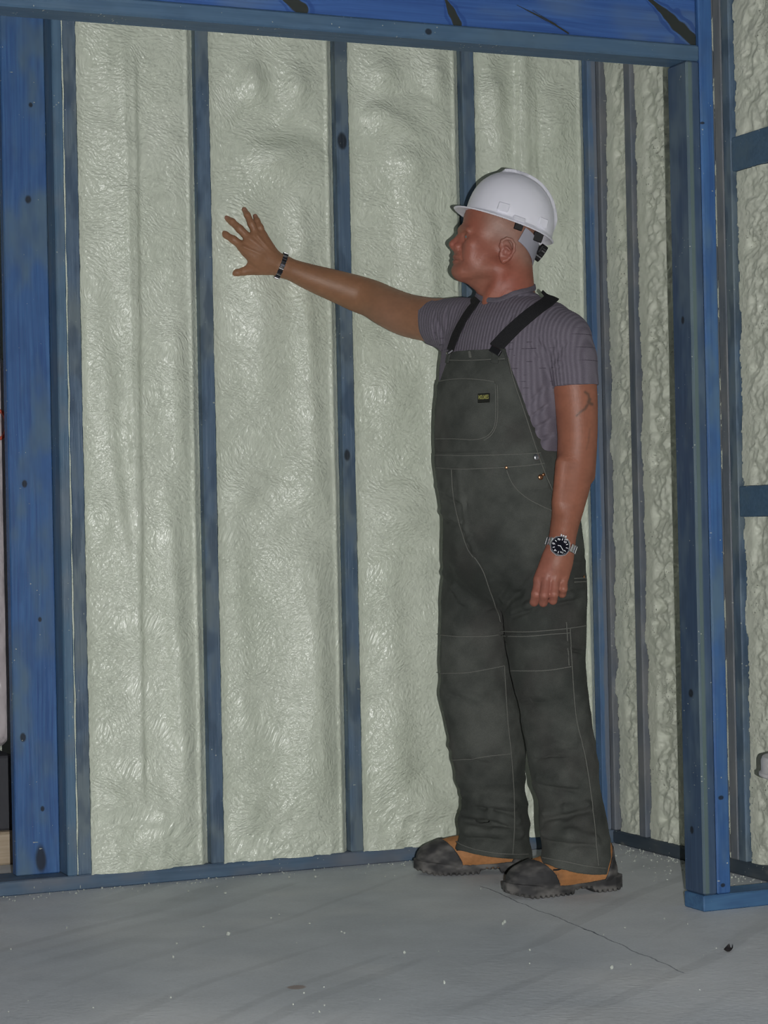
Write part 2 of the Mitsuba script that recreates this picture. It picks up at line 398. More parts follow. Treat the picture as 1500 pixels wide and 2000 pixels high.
E_ = 0.0
bays = [
    (XB, s2, 11,
     [(250, 80, 1130, .018, .004), (222, 60, 600, .030, .004), (345, 1000, 1560, .030, .012), (200, 560, 900, .03, .006), (235, 900, 1130, .022, .01)],
     [(205, 1010, .035, .07, .012), (215, 760, .04, .08, .008), (350, 760, .03, .2, .008), (240, 1560, .10, .05, .010), (330, 1590, .06, .04, .010)],
     [(160, 250, 240, .009, .1), (265, 380, 270, .005, -.1), (160, 250, 345, .005, 0), (185, 250, 1545, .008, -.4), (290, 350, 1550, .008, -.4), (200, 330, 1640, .010, .5)]),
    (s2 + SW, s3, 23,
     [(615, 1080, 1560, .050, .018), (470, 1000, 1500, .030, .004), (505, 420, 800, .05, .008), (600, 400, 900, .03, .010)],
     [(485, 165, .040, .055, .018), (575, 165, .040, .055, .016), (540, 310, .085, .05, .018), (515, 600, .07, .09, .008), (470, 960, .05, .05, .010), (600, 950, .06, .06, .014), (560, 1130, .08, .12, .010), (590, 1500, .05, .16, .012), (480, 1580, .05, .05, .010)],
     [(440, 640, 222, -.009, 0.05), (500, 630, 268, .011, .12), (430, 640, 940, .006, .1), (450, 640, 1560, .008, .2)]),
    (s3 + SW, s4, 37,
     [(810, 330, 700, .05, .009), (770, 1080, 1560, .05, .010), (850, 420, 900, .03, .009)],
     [(745, 150, .05, .05, .014), (850, 150, .035, .06, .012), (770, 250, .07, .035, .012), (735, 230, .04, .04, .012), (800, 330, .07, .05, .012), (760, 760, .06, .10, .009), (780, 1010, .08, .05, .012), (750, 1480, .06, .12, .010), (830, 1570, .06, .05, .012)],
     [(700, 880, 190, .009, .05), (690, 880, 245, .008, -.15), (700, 830, 940, .012, .08), (700, 840, 1075, .012, .12)]),
    (s4 + SW, back_studs[5][0], 51,
     [(1036, 90, 1600, .020, .006), (1092, 200, 1600, .05, .004), (965, 100, 330, .03, .008)],
     [(960, 180, .05, .06, .010), (1080, 250, .05, .10, .008)],
     [(940, 1010, 200, .005, .1), (940, 1010, 250, .005, -.1), (1040, 1150, 250, .004, 0), (940, 1010, 160, .005, .1)]),
]
BAY_SEAMS = [[(266, 120, 282, 1540, .013, 1), (236, 90, 262, 1120, .006, -1)], [], [(890, 330, 898, 1300, .006, 1)], [(1008, 90, 1022, 1600, .016, -1), (1045, 150, 1062, 1600, .007, 1)]]
for (a, b, sd, ro, lo_, le), sm in zip(bays, BAY_SEAMS):
    add(numbered('wall_back__foam_panel'), make_back_bay(a, b, sd, ro, lo_, le, sm), 'foam_skin', smooth=50)

# --- side wall on the right: studs, blocking, plate and rougher foam
add('wall_right', chamfer_box([XR + 0.145, 2.9, 0], [XR + 0.165, YB + 0.14, 2.44], 0.002), 'wood_dusk', kind='structure')
side_studs = [(YB - 0.018, YB + 0.02, 'wood_dusk'), (5.302, 5.340, 'wood_dusk'), (4.888, 4.926, 'wood_dusk'), (4.826, 4.863, 'wood_dusk'), (4.786, 4.8235, 'wood_grey'), (4.38, 4.418, 'wood_grey'), (3.97, 4.008, 'wood_grey')]
for a, b, m in side_studs:
    add(numbered('wall_right__stud'), chamfer_box([XR, a, 0.038], [XR + SD, b, 2.40]), m)
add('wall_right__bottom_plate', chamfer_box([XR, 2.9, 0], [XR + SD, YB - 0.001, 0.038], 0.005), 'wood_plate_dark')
for (px, py, ph) in ((1480, 286, 0.089), (1485, 978, 0.080)):
    zc = on_side(px, py)[2]
    add(numbered('wall_right__blocking'), chamfer_box([XR + 0.001, 4.419, zc - ph / 2], [XR + 0.10, 4.785, zc + ph / 2]), 'wood_header')


def make_side_bay(y0, y1, z0, z1, seed, strip):
    """Between two studs: a shaved strip beside the far stud, then the lumpy natural skin set deeper. u runs towards the camera (-y)."""
    u0, u1 = -y1, -y0

    def h(U, Z):
        s = U - u0
        edge = strip * (1 + 0.5 * (nz(Z * 0, Z, 0, 7, seed) - 0.5) + 0.5 * (nz(Z * 0, Z, 0, 26, seed + 1) - 0.5))
        lump = 1 - np.abs(2 * nz(U, Z, 14, 20, seed + 3, 3) - 1)
        jag = (nz(Z * 0, Z, 0, 90, seed + 8, 2) - 0.5) * 0.010 + (nz(Z * 0, Z, 0, 13, seed + 9, 3) - 0.45) * 0.034
        shaved = -0.010 + (nz(U, Z, 50, 60, seed + 2, 2) - 0.5) * 0.003
        bub = 1 - np.abs(2 * nz(U, Z, 34, 42, seed + 6, 2) - 1)
        skin = -0.042 + 0.026 * lump + 0.010 * bub + (nz(U, Z, 70, 80, seed + 4, 2) - 0.5) * 0.006
        t = 1 / (1 + np.exp(-(s - edge) / 0.004))
        d = shaved * (1 - t) + skin * t
        d = np.where(s < 0.006 + jag, -0.030, d)
        return np.minimum(d, 0.001)
    place = lambda U, D, Z: np.stack([XR - D, -U, Z], -1)
    m, k = foam_sheet(u0, u1, z0, z1, h, 0.0042, place)
    m.invert()
    return m


zb1, zb2 = on_side(1480, 286)[2], on_side(1485, 978)[2]
for (a, b, z0, z1, sd, st) in [(5.341, YB - 0.0185, .037, 2.40, 61, .066), (4.927, 5.301, .037, 2.40, 67, .062), (4.8635, 4.8875, .037, 2.40, 71, .02),
                               (4.419, 4.7855, .037, zb2 - .041, 73, .05), (4.419, 4.7855, zb2 + .041, zb1 - .046, 79, .05), (4.419, 4.7855, zb1 + .046, 2.40, 83, .05), (4.009, 4.379, .037, 2.40, 89, .08)]:
    add(numbered('wall_right__foam_panel'), make_side_bay(a, b, z0, z1, sd, st), 'foam_side', smooth=50)

zz_ = np.linspace(.04, 2.39, 160)
sq_ = tube(np.stack([XB - SW + .0006 * np.sin(zz_ * 40), YB + .0030 + .0022 * np.sin(zz_ * 23) + .0014 * np.sin(zz_ * 71), zz_], -1), .0024, 6)
add('wall_back__foam_bead', sq_, 'foam_skin', smooth=True, label='thin pale line of foam squeezed between the doubled studs')

# --- the partition in front: header over a wide opening, jack and king stud at its right end
add('wall_front', chamfer_box([-0.2, YF + 0.012, ZH + 0.0382], [XJ + 0.0378, YF + 0.05, ZH + 0.40]), 'wood_rim', kind='structure')
add('wall_front__header_plate', chamfer_box([-0.2, YF, ZH], [XJ + 0.0378, YF + 0.089, ZH + 0.038], 0.004), 'wood_header')
add('wall_front__jack_stud', chamfer_box([XJ, YF, 0.0382], [XJ + 0.0378, YF + 0.089, ZH - 0.0002], 0.005), 'wood_jack')
add('wall_front__king_stud', chamfer_box([XJ + 0.0382, YF, 0.0382], [XJ + 0.076, YF + 0.089, ZH + 0.40], 0.004), 'wood_bright', label='brighter blue stud that runs on past the header')
add('wall_front__bottom_plate', chamfer_box([XJ - 0.002, YF - 0.001, 0.0], [XR - 0.001, YF + 0.089, 0.038]), 'wood_plate_bright')

# --- what stands beyond the opening at the far left
# ------------------------------------------------------------------ soft modelling: distance fields meshed on a sparse grid
# figure space: u = right, w = towards the camera, z = up, metres, origin on the floor under the man
FH = np.array([_sy, _cy, 0.0])
ORG = np.array([0, 0, 0.0]) + FH * 5.55
BU, BW, BZ = np.array([_cy, -_sy, 0.0]), -FH, np.array([0, 0, 1.0])


def to_world(p):
    p = np.asarray(p, float)
    return ORG + p[..., :1] * BU + p[..., 1:2] * BW + p[..., 2:3] * BZ


def P(px, py, w=0.0):
    d = ray(px, py)
    t = (5.55 - w) / (d @ FH)
    q = CAM + d * t - ORG
    return np.array([q @ BU, q @ BW, q[2]])


def PX(n, w=0.0):
    return n * (5.55 - w) / FPX


def nrm(v):
    v = np.asarray(v, float)
    return v / np.linalg.norm(v)


class Prim:
    """One soft piece. op 'u' joins, 's' carves, 'i' intersects; k is the blend in metres."""

    def __init__(self, f, c, r, op='u', k=0.02):
        self.f, self.c, self.r, self.op, self.k = f, np.asarray(c, float), r, op, k


def cone(a, b, ra, rb=None, k=0.02, op='u', flat=None, amount=1.0):
    """A limb piece with two radii; flat squashes it along a direction by amount (<1 thinner)."""
    rb = ra if rb is None else rb
    a, b = np.asarray(a, float), np.asarray(b, float)
    ba = b - a
    L2 = max(ba @ ba, 1e-12)
    fl_ = None if flat is None else nrm(flat)

    def f(p):
        q = p - a
        if fl_ is not None:
            e = q @ fl_
            eb = ba @ fl_
            h = np.clip(q @ ba / L2, 0, 1)
            d = q - h[:, None] * ba
            de = d @ fl_
            d = d + (de * (1 / amount - 1))[:, None] * fl_
            r = ra + (rb - ra) * h
            return (np.sqrt((d * d).sum(1)) - r) * (0.5 + 0.5 * amount)
        h = np.clip(q @ ba / L2, 0, 1)
        d = q - h[:, None] * ba
        return np.sqrt((d * d).sum(1)) - (ra + (rb - ra) * h)
    return Prim(f, (a + b) / 2, math.sqrt(L2) / 2 + max(ra, rb), op, k)


def ball(c, r, k=0.02, op='u'):
    return cone(c, np.asarray(c) + [0, 0, 1e-6], r, r, k, op)


def ellip(c, rad, axes=None, k=0.02, op='u'):
    c, rad = np.asarray(c, float), np.asarray(rad, float)
    A = np.eye(3) if axes is None else np.array([nrm(x) for x in axes])

    def f(p):
        q = (p - c) @ A.T
        k0 = np.sqrt(((q / rad) ** 2).sum(1))
        k1 = np.sqrt(((q / rad ** 2) ** 2).sum(1))
        return k0 * (k0 - 1) / np.maximum(k1, 1e-9)
    return Prim(f, c, rad.max(), op, k)


def stack(rows, phi, k=0.03, zlo=None, zhi=None, power=2.0, op='u'):
    """A trunk or trouser leg from level sections: rows of (z, cu, cw, a, b), each an oval turned by phi about the upright."""
    R = np.array(sorted(rows))
    z = R[:, 0]
    zz = np.linspace(z[0], z[-1], 200)
    tab = [PchipInterpolator(z, R[:, i])(zz) for i in range(1, 5)]
    cp, sp = math.cos(phi), math.sin(phi)
    lo, hi = (z[0] if zlo is None else zlo), (z[-1] if zhi is None else zhi)

    def f(p):
        cu, cw, a, b = (np.interp(p[:, 2], zz, t) for t in tab)
        x, y = p[:, 0] - cu, p[:, 1] - cw
        s, t = x * cp + y * sp, -x * sp + y * cp
        if power == 2.0:
            k0 = np.sqrt((s / a) ** 2 + (t / b) ** 2)
            k1 = np.sqrt((s / a ** 2) ** 2 + (t / b ** 2) ** 2)
            d = k0 * (k0 - 1) / np.maximum(k1, 1e-6)
        else:
            k0 = (np.abs(s / a) ** power + np.abs(t / b) ** power) ** (1 / power)
            d = (k0 - 1) * np.minimum(a, b)
        return np.maximum(d, np.maximum(lo - p[:, 2], p[:, 2] - hi))
    m = R.mean(0)
    c = np.array([m[1], m[2], (z[0] + z[-1]) / 2])
    return Prim(f, c, math.hypot((z[-1] - z[0]) / 2, R[:, 3:].max() + 0.15), op, k)


def cut(f, op='s', k=0.004):
    """An unbounded cutter from a plain function."""
    return Prim(f, [0, 0, 1], 50.0, op, k)


def smin(a, b, k):
    if k <= 0: return np.minimum(a, b)
    h = np.maximum(k - np.abs(a - b), 0) / k
    return np.minimum(a, b) - h * h * k * 0.25


def field(prims, p, centre=None, reach=None):
    d = np.full(len(p), 1.0)
    first = True
    for q in prims:
        if centre is not None and np.linalg.norm(q.c - centre) - q.r > reach + q.k + 0.012:
            continue
        e = q.f(p)
        if q.op == 'u':
            d = smin(d, e, q.k)
        elif q.op == 's':
            d = -smin(-d, e, q.k)
        else:
            d = -smin(-d, -e, q.k)
    return d


def mesh_field(prims, lo, hi, h, warp=None, B=10):
    """Surface nets on the active blocks of a grid with step h. warp(p) is added to the distance."""
    lo, hi = np.asarray(lo, float), np.asarray(hi, float)
    S = B * h
    n = np.ceil((hi - lo) / S).astype(int)
    blocks = np.stack(np.meshgrid(*[np.arange(k) for k in n], indexing='ij'), -1).reshape(-1, 3)
    # keep blocks whose centre lies near the surface; work in super-blocks so that few pieces are looked at
    sup = blocks // 4
    key = (sup[:, 0] * 4096 + sup[:, 1]) * 4096 + sup[:, 2]
    order = np.argsort(key, kind='stable')
    blocks, key = blocks[order], key[order]
    g = np.arange(-1, B + 1)
    G = np.stack(np.meshgrid(g, g, g, indexing='ij'), -1)       # samples of a block with one cell of overlap below
    VK, VP, EQ = [], [], []
    starts = np.r_[0, np.nonzero(np.diff(key))[0] + 1, len(key)]
    half = S * 0.5 * math.sqrt(3)
    big = n * B + 8

    def cid(c):
        return ((c[..., 0] + 2) * int(big[1]) + (c[..., 1] + 2)) * int(big[2]) + (c[..., 2] + 2)
    for a, b in zip(starts[:-1], starts[1:]):
        bl = blocks[a:b]
        cen = lo + (bl + 0.5) * S
        sc = cen.mean(0)
        sr = np.linalg.norm(cen - sc, axis=1).max() + half + h
        near = [q for q in prims if np.linalg.norm(q.c - sc) - q.r < sr + q.k + 0.012]
        if not any(q.op == 'u' for q in near):
            continue
        d = field(near, cen)
        if warp is not None: d = d + warp(cen)
        act = np.abs(d) < half * 1.9 + 0.004
        for o in bl[act]:
            base = o * B
            c0 = lo + (o + 0.5) * S
            pts = lo + (base + G) * h
            v = field(near, pts.reshape(-1, 3), c0, half + 2 * h)
            if warp is not None: v = v + warp(pts.reshape(-1, 3))
            v = v.reshape(B + 2, B + 2, B + 2)
            s = v < 0
            if s.all() or not s.any():
                continue
            # cells with a sign change
            corners = [(i, j, k_) for i in (0, 1) for j in (0, 1) for k_ in (0, 1)]
            cs = sum(s[i:B + 1 + i, j:B + 1 + j, k_:B + 1 + k_].astype(np.int8) for i, j, k_ in corners)
            ci = np.argwhere((cs > 0) & (cs < 8))
            acc, cnt = np.zeros((len(ci), 3)), np.zeros(len(ci))
            for ax in range(3):
                for oj in (0, 1):
                    for ok in (0, 1):
                        p0 = np.zeros(3, int)
                        p0[(ax + 1) % 3], p0[(ax + 2) % 3] = oj, ok
                        p1 = p0.copy()
                        p1[ax] = 1
                        q0, q1 = ci + p0, ci + p1
                        v0, v1 = v[tuple(q0.T)], v[tuple(q1.T)]
                        m = (v0 < 0) != (v1 < 0)
                        t = v0[m] / (v0[m] - v1[m])
                        acc[m] += p0 + t[:, None] * (p1 - p0)
                        cnt[m] += 1
            VK.append(cid(base + ci - 1))
            VP.append(lo + (base + ci - 1 + acc / cnt[:, None]) * h)
            # edges starting at the samples of this block proper
            for ax in range(3):
                q1 = [slice(1, B + 1)] * 3
                q1[ax] = slice(2, B + 2)
                A_, B_ = s[1:B + 1, 1:B + 1, 1:B + 1], s[tuple(q1)]
                e = np.argwhere(A_ != B_)
                if not len(e): continue
                flip = A_[tuple(e.T)]
                o1, o2 = np.zeros(3, int), np.zeros(3, int)
                o1[(ax + 1) % 3], o2[(ax + 2) % 3] = 1, 1
                c = base + e
                q = np.stack([cid(c - o1 - o2), cid(c - o2), cid(c), cid(c - o1)], -1)
                q[~flip] = q[~flip][:, ::-1]
                EQ.append(q)
    VK, VP, EQ = np.concatenate(VK), np.concatenate(VP), np.concatenate(EQ)
    ids, idx = np.unique(VK, return_index=True)
    V = VP[idx]
    F = np.searchsorted(ids, EQ)
    F = np.minimum(F, len(ids) - 1)
    ok = (ids[F] == EQ).all(1)
    F = F[ok]
    d1 = np.linalg.norm(V[F[:, 0]] - V[F[:, 2]], axis=1)
    d2 = np.linalg.norm(V[F[:, 1]] - V[F[:, 3]], axis=1)
    T1 = np.where((d1 <= d2)[:, None, None], np.stack([F[:, [0, 1, 2]], F[:, [0, 2, 3]]], 1), np.stack([F[:, [0, 1, 3]], F[:, [1, 2, 3]]], 1))
    return V, T1.reshape(-1, 3)


def relax(V, F, n=2, lam=0.5, mu=-0.52):
    """A few Taubin steps."""
    from scipy.sparse import coo_matrix
    e = np.vstack([F[:, [0, 1]], F[:, [1, 2]], F[:, [2, 0]]])
    e = np.vstack([e, e[:, ::-1]])
    A = coo_matrix((np.ones(len(e)), (e[:, 0], e[:, 1])), shape=(len(V), len(V))).tocsr()
    A.data[:] = 1
    deg = np.maximum(np.asarray(A.sum(1)).ravel(), 1)
    for _ in range(n):
        for s in (lam, mu):
            V = V + s * ((A @ V) / deg[:, None] - V)
    return V


def solid(V, F):
    """Figure space to world, outside facing out."""
    m = trimesh.Trimesh(to_world(V), F, process=False)
    if m.volume < 0: m.invert()
    return m


def drape_many(dist, pxs, w_from=0.5, depth=1.2):
    """Where lines of sight through the photograph's pixels first meet the surface dist(p) = 0 (figure space); a near miss takes the nearest surface point."""
    pxs = np.atleast_2d(np.asarray(pxs, float))
    a = np.array([P(x, y, w_from) for x, y in pxs])
    b = np.array([P(x, y, w_from - depth) for x, y in pxs])
    d = (b - a) / np.linalg.norm(b - a, axis=1, keepdims=True)
    t, best, bt = np.zeros(len(a)), np.full(len(a), 9.0), np.zeros(len(a))
    hit = np.zeros(len(a), bool)
    for _ in range(70):
        e = dist(a + d * t[:, None])
        better = ~hit & (e < best)
        best[better], bt[better] = e[better], t[better]
        hit |= e < 0.0006
        t = np.where(hit, t, np.minimum(t + np.maximum(e, 0) * 0.8, depth))
        if hit.all(): break
    q = a + d * bt[:, None]
    if not hit.all():
        q[~hit] = settle(dist, q[~hit], 0.0, 5)
    return q


def drape(dist, px, py, w_from=0.5, depth=1.2):
    return drape_many(dist, [(px, py)], w_from, depth)[0]


def slope(dist, p, e=0.004):
    p = np.asarray(p, float)
    q = np.atleast_2d(p)
    g = np.stack([dist(q + np.eye(3)[i] * e) - dist(q - np.eye(3)[i] * e) for i in range(3)], -1)
    g /= np.maximum(np.linalg.norm(g, axis=1, keepdims=True), 1e-9)
    return g[0] if p.ndim == 1 else g


def settle(dist, p, off=0.0, n=6):
    """Pulls points onto the surface, off metres outside it."""
    p = np.array(p, float)
    q = np.atleast_2d(p).copy()
    for _ in range(n):
        q -= slope(dist, q) * (dist(q) - off)[:, None]
    return q[0] if p.ndim == 1 else q
# ------------------------------------------------------------------ the man: measures
PHI = math.radians(42)                       # his chest is turned this far towards the left of the view
LEFT = np.array([math.cos(PHI), math.sin(PHI), 0.0])     # towards his left hand
FWD = np.array([-math.sin(PHI), math.cos(PHI), 0.0])
UP = np.array([0, 0, 1.0])


def section(py, l, r, k, w=0.0, phi=PHI, grow=0.0):
    c = P((l + r) / 2, py, w)
    hu = PX((r - l) / 2, w) + grow
    a = hu / math.sqrt(math.cos(phi) ** 2 + (k * math.sin(phi)) ** 2)
    return (c[2], c[0], c[1], a, a * k)


TORSO = [(585, 948, 1046, .80), (600, 915, 1090, .66), (625, 885, 1108, .62), (660, 867, 1118, .64), (700, 862, 1118, .70), (740, 859, 1112, .76), (800, 856, 1106, .82), (850, 855, 1106, .86),
         (900, 858, 1112, .88), (960, 866, 1118, .86), (1030, 874, 1128, .82), (1100, 880, 1134, .80), (1180, 890, 1130, .78)]


def torso(grow=0.0, k=0.03, lo=None):
    return stack([section(*t, grow=grow) for t in TORSO], PHI, k, zlo=lo)


# joints: right arm reaches back to the wall, left arm hangs nearer the camera
RS, RE, RW = P(872, 630, -.135), P(712, 577, -.32), P(552, 522, -.262)
LS, LE, LW = P(1104, 668, .115), P(1127, 878, .125), P(1097, 1062, .185)
NECK_W = 0.0
HF = nrm([-.985, .17, 0.0])                  # where the face points
HL = nrm([.17, .985, 0.0])                   # his left, towards the camera
UC = P(985, 470, 0)[0]


def H(px, py, lat=0.0):
    """A point of the head seen at this pixel, lat metres to his left of the middle plane of the head."""
    w = 0.0
    for _ in range(4):
        u = P(px, py, w)[0]
        w = -(u - UC) * 0.1726 + lat * 1.015
    return P(px, py, w)


def twin(p):
    """The mirror point on the other side of the head."""
    n = HL
    c = np.array([UC, 0, 0])
    return p - 2 * ((p - c) @ n) * n


def both(fn, *pts):
    return [fn(*pts), fn(*[twin(p) for p in pts])]


HUP = nrm(np.array([0, 0, 1.0]) * .985 - HF * .17)         # the head leans back a little
HFW = nrm(np.cross(HUP, HL))
HFW = HFW if HFW @ HF > 0 else -HFW
HA = (HFW, HL, HUP)

# ------------------------------------------------------------------ skin: one body, head to hips with both arms and hands
neck_low = P(992, 612, 0.0)
body = []
body += [torso(-0.012, 0.03, lo=P(1000, 1060)[2])]
body += [cone(P(1012, 606, .02), P(1092, 660, .11), .036, .058, .03), cone(P(965, 606, -.02), P(880, 632, -.125), .036, .052, .03)]
# neck
body += [cone(H(990, 530), H(996, 606), .0620, .0690, .025), cone(H(994, 500), H(992, 560), .056, .060, .02)]
body += both(lambda a, b: cone(a, b, .012, .012, .022), H(984, 527, .060), H(952, 588, .030))        # neck cords
# skull and face
body += [ellip(H(977, 440), (.0975, .0785, .092), HA, .02)]
body += [ellip(H(1000, 470), (.066, .070, .070), HA, .02)]
body += [ellip(H(932, 478), (.0440, .060, .064), HA, .022)]
body += [ellip(H(944, 510), (.062, .056, .040), HA, .022)]
body += both(lambda a, b: cone(a, b, .022, .021, .022), H(966, 524, .050), H(906, 529, .016))        # jaw
body += [ellip(H(900, 529), (.0235, .024, .019), HA, .014), cone(H(911, 536), H(955, 552), .012, .024, .026), cone(H(940, 548), H(968, 570), .022, .030, .03)]
body += both(lambda a: ball(a, .021, .022), H(922, 479, .041))                                        # cheekbone
body += both(lambda a: ball(a, .020, .020), H(919, 506, .032))                                        # cheek
body += both(lambda a, b: cone(a, b, .0095, .0070, .016), H(904.5, 449, .008), H(914, 449.5, .040))       # brow
body += both(lambda a: ball(a, .0135, .010, 's'), H(905.5, 463, .033))                                  # eye hollow
body += both(lambda a: ball(a, .0122, .005), H(916, 464, .0320))                                      # lids over the ball of the eye
body += both(lambda a, b: cone(a, b, .0026, .0020, .0015, 's'), H(908, 464.6, .024), H(921.5, 466.0, .047))   # the opening between the lids
body += both(lambda a, b: cone(a, b, .0030, .0022, .003), H(908, 461, .028), H(921, 461, .044))      # upper lid fold
body += [cone(H(902.5, 456), H(888, 472), .0062, .0080, .006), ball(H(883.8, 477), .0098, .006), cone(H(886, 484), H(893, 489), .0065, .006, .006)]
body += both(lambda a, b: cone(a, b, .0085, .0105, .010), H(903, 464, .006), H(899, 480, .010))              # sides of the nose
body += both(lambda a, b: cone(a, b, .0085, .0075, .006), H(893, 482, .011), H(899, 484, .013))      # wings of the nose
body += both(lambda a: ball(a, .0028, .003, 's'), H(888.5, 491, .0055))                               # nostrils
body += [ellip(H(898, 501), (.0145, .026, .020), HA, .012)]
body += [ellip(H(890.8, 501.5), (.0085, .021, .0055), HA, .003), ellip(H(890.4, 511), (.0085, .019, .0062), HA, .003)]
body += both(lambda a, b: cone(a, b, .0022, .0016, .002, 's'), H(883, 506.3, .0), H(897, 507.8, .024))  # line of the mouth
body += both(lambda a, b: cone(a, b, .0026, .0015, .008, 's'), H(900, 487, .021), H(905, 508, .034))    # fold beside the mouth


# ears
def ear(mir):
    m = twin if mir else (lambda p: p)
    E = lambda x, y, l: m(H(x, y, l))
    nl = -HL if mir else HL
    out = [ellip(E(989, 489, .080), (.0165, .0075, .029), (HFW * .9 - HUP * .25, nl, HUP * .95 + HFW * .2), .008)]
    path = [(977, 481, .078), (981, 470, .083), (990, 465.5, .087), (999, 468, .0895), (1004.5, 477, .090), (1004, 489, .0895), (998, 500, .087), (990, 508, .083), (983, 512, .0795)]
    for q0, q1 in zip(path[:-1], path[1:]):
        out.append(cone(E(*q0), E(*q1), .0042, .0042, .0035))
    out.append(cone(E(983, 509, .080), E(979, 505, .078), .0065, .005, .005))
    out.append(cone(E(978, 494, .0785), E(977, 499, .0785), .0048, .004, .004))
    out.append(cone(E(988, 482, .0885), E(995, 489, .0885), .0035, .003, .004))
    out.append(ellip(E(987, 493, .0905), (.0085, .0075, .0105), (HFW, nl, HUP), .004, 's'))
    out.append(ellip(E(990, 476, .0905), (.008, .005, .006), (HFW, nl, HUP), .004, 's'))
    return out


body += ear(False) + ear(True)


# arms: (px, py, radius in px, w)
def limb(rows, k=0.02):
    out = []
    R0 = np.array(rows, float)
    t0 = np.r_[0, np.cumsum(np.hypot(np.diff(R0[:, 0]), np.diff(R0[:, 1])))]
    rows = PchipInterpolator(t0, R0)(np.linspace(0, t0[-1], 3 * len(rows)))
    for (x0, y0, r0, w0), (x1, y1, r1, w1) in zip(rows[:-1], rows[1:]):
        out.append(cone(P(x0, y0, w0), P(x1, y1, w1), PX(r0, w0), PX(r1, w1), k))
    return out


R_ARM = [(872, 630, 47, -.135), (835, 624, 42, -.18), (800, 617, 41, -.22), (760, 601, 38.5, -.268), (725, 583, 35.5, -.308), (702, 575, 34.5, -.318), (660, 560, 30.5, -.306), (605, 541, 24.5, -.288), (572, 528, 20.5, -.272), (548, 518.5, 19.5, -.262)]
L_ARM = [(1106, 676, 52, .115), (1120, 740, 44, .118), (1126, 800, 40.5, .12), (1128, 850, 38, .124), (1125, 895, 36.5, .128), (1119, 940, 34.5, .138), (1110, 990, 30, .158), (1102, 1030, 26.5, .175), (1096, 1066, 25, .187)]
body += limb(R_ARM, .005) + limb(L_ARM, .005)
body += [cone(P(1098, 905, .165), P(1090, 980, .18), .014, .010, .03), cone(P(1146, 880, .10), P(1150, 930, .11), .016, .012, .03)]
# right hand, spread, its palm towards the wall
hand_n = nrm([0.05, 1, 0.1])


def digit(pts, radii, k=0.005):
    out = []
    for (a, b, ra, rb) in zip(pts[:-1], pts[1:], radii[:-1], radii[1:]):
        out.append(cone(a, b, ra, rb, k))
    return out


RWc = P(543, 516, -.262)
K = {'i': P(473, 481, -.262), 'm': P(487, 466, -.258), 'r': P(501, 459, -.260), 'p': P(514, 460, -.266)}
for n_, r_ in (('i', .0135), ('m', .0135), ('r', .0125), ('p', .0115)):
    st_ = {'i': P(524, 518, -.262), 'm': P(530, 510, -.258), 'r': P(534, 504, -.260), 'p': P(536, 499, -.264)}[n_]
    body.append(cone(st_, K[n_], .0150, r_, .012))
body.append(cone(P(548, 519, -.262), P(525, 510, -.262), PX(19.5), .021, .02))
body.append(cone(P(520, 508, -.264), P(497, 480, -.264), .024, .022, .016, flat=hand_n, amount=0.55))
body.append(cone(P(512, 515, -.264), P(486, 490, -.264), .020, .018, .016, flat=hand_n, amount=0.6))
body += digit([K['i'], P(456, 468, -.263), P(441, 459, -.268), P(430, 449.5, -.277)], [.0120, .0103, .0090, .0072])
body += digit([K['m'], P(468, 447, -.256), P(453, 433, -.262), P(441, 425, -.274)], [.0120, .0105, .0092, .0075])
body += digit([K['r'], P(491, 437, -.258), P(483, 420, -.264), P(477, 409, -.276)], [.0112, .0098, .0086, .0070])
body += digit([K['p'], P(508, 444, -.266), P(502, 431, -.272), P(498.5, 422, -.280)], [.0104, .0090, .0078, .0064])
body += digit([P(534, 526, -.266), P(503, 527, -.272), P(476, 530, -.276), P(462, 533, -.280), P(449, 538.5, -.284)], [.0150, .0135, .0108, .0098, .0080])
body.append(cone(P(520, 520, -.268), P(489, 518, -.272), .016, .009, .014, flat=hand_n, amount=0.6))        # web of the thumb
for a_, b_ in (((527, 505), (476, 482)), ((531, 500), (489, 467)), ((533, 497), (502, 460))):             # sinews
    body.append(cone(P(*a_, -.247), P(*b_, -.247), .0030, .0035, .006))
# left hand, hanging loose, back of the hand to the camera
Kl = {'i': P(1053, 1133, .178), 'm': P(1068, 1128, .190), 'r': P(1085, 1126, .190), 'p': P(1101, 1124, .180)}
for n_, r_ in (('i', .0135), ('m', .0135), ('r', .0130), ('p', .0120)):
    st_ = {'i': P(1082, 1086, .186), 'm': P(1090, 1084, .192), 'r': P(1098, 1084, .192), 'p': P(1106, 1086, .186)}[n_]
    body.append(cone(st_, Kl[n_], .0150, r_, .012))
body.append(cone(P(1094, 1070, .187), P(1088, 1098, .188), .0275, .027, .02, flat=nrm([0, 1, 0]), amount=0.75))
body.append(cone(P(1086, 1096, .184), P(1078, 1122, .178), .036, .037, .016, flat=nrm([0, 1, 0]), amount=0.5))
body += digit([Kl['i'], P(1047, 1160, .192), P(1043, 1176, .176), P(1047, 1170, .158)], [.0130, .0116, .0102, .0088])
body += digit([Kl['m'], P(1063, 1162, .206), P(1061, 1177, .190), P(1065, 1172, .170)], [.0128, .0114, .0102, .0088])
body += digit([Kl['r'], P(1082, 1160, .204), P(1080, 1173, .190), P(1084, 1168, .170)], [.0122, .0110, .0098, .0084])
body += digit([Kl['p'], P(1100, 1150, .192), P(1098, 1160, .180), P(1100, 1156, .162)], [.0116, .0104, .0092, .0078])
body += digit([P(1074, 1092, .176), P(1057, 1118, .160), P(1050, 1140, .152), P(1049, 1158, .150)], [.0150, .0130, .0105, .0088])

V, F = mesh_field(body, [-.50, -.36, .62], [.64, .34, 1.86], 0.0022)
V = relax(V, F, 1)


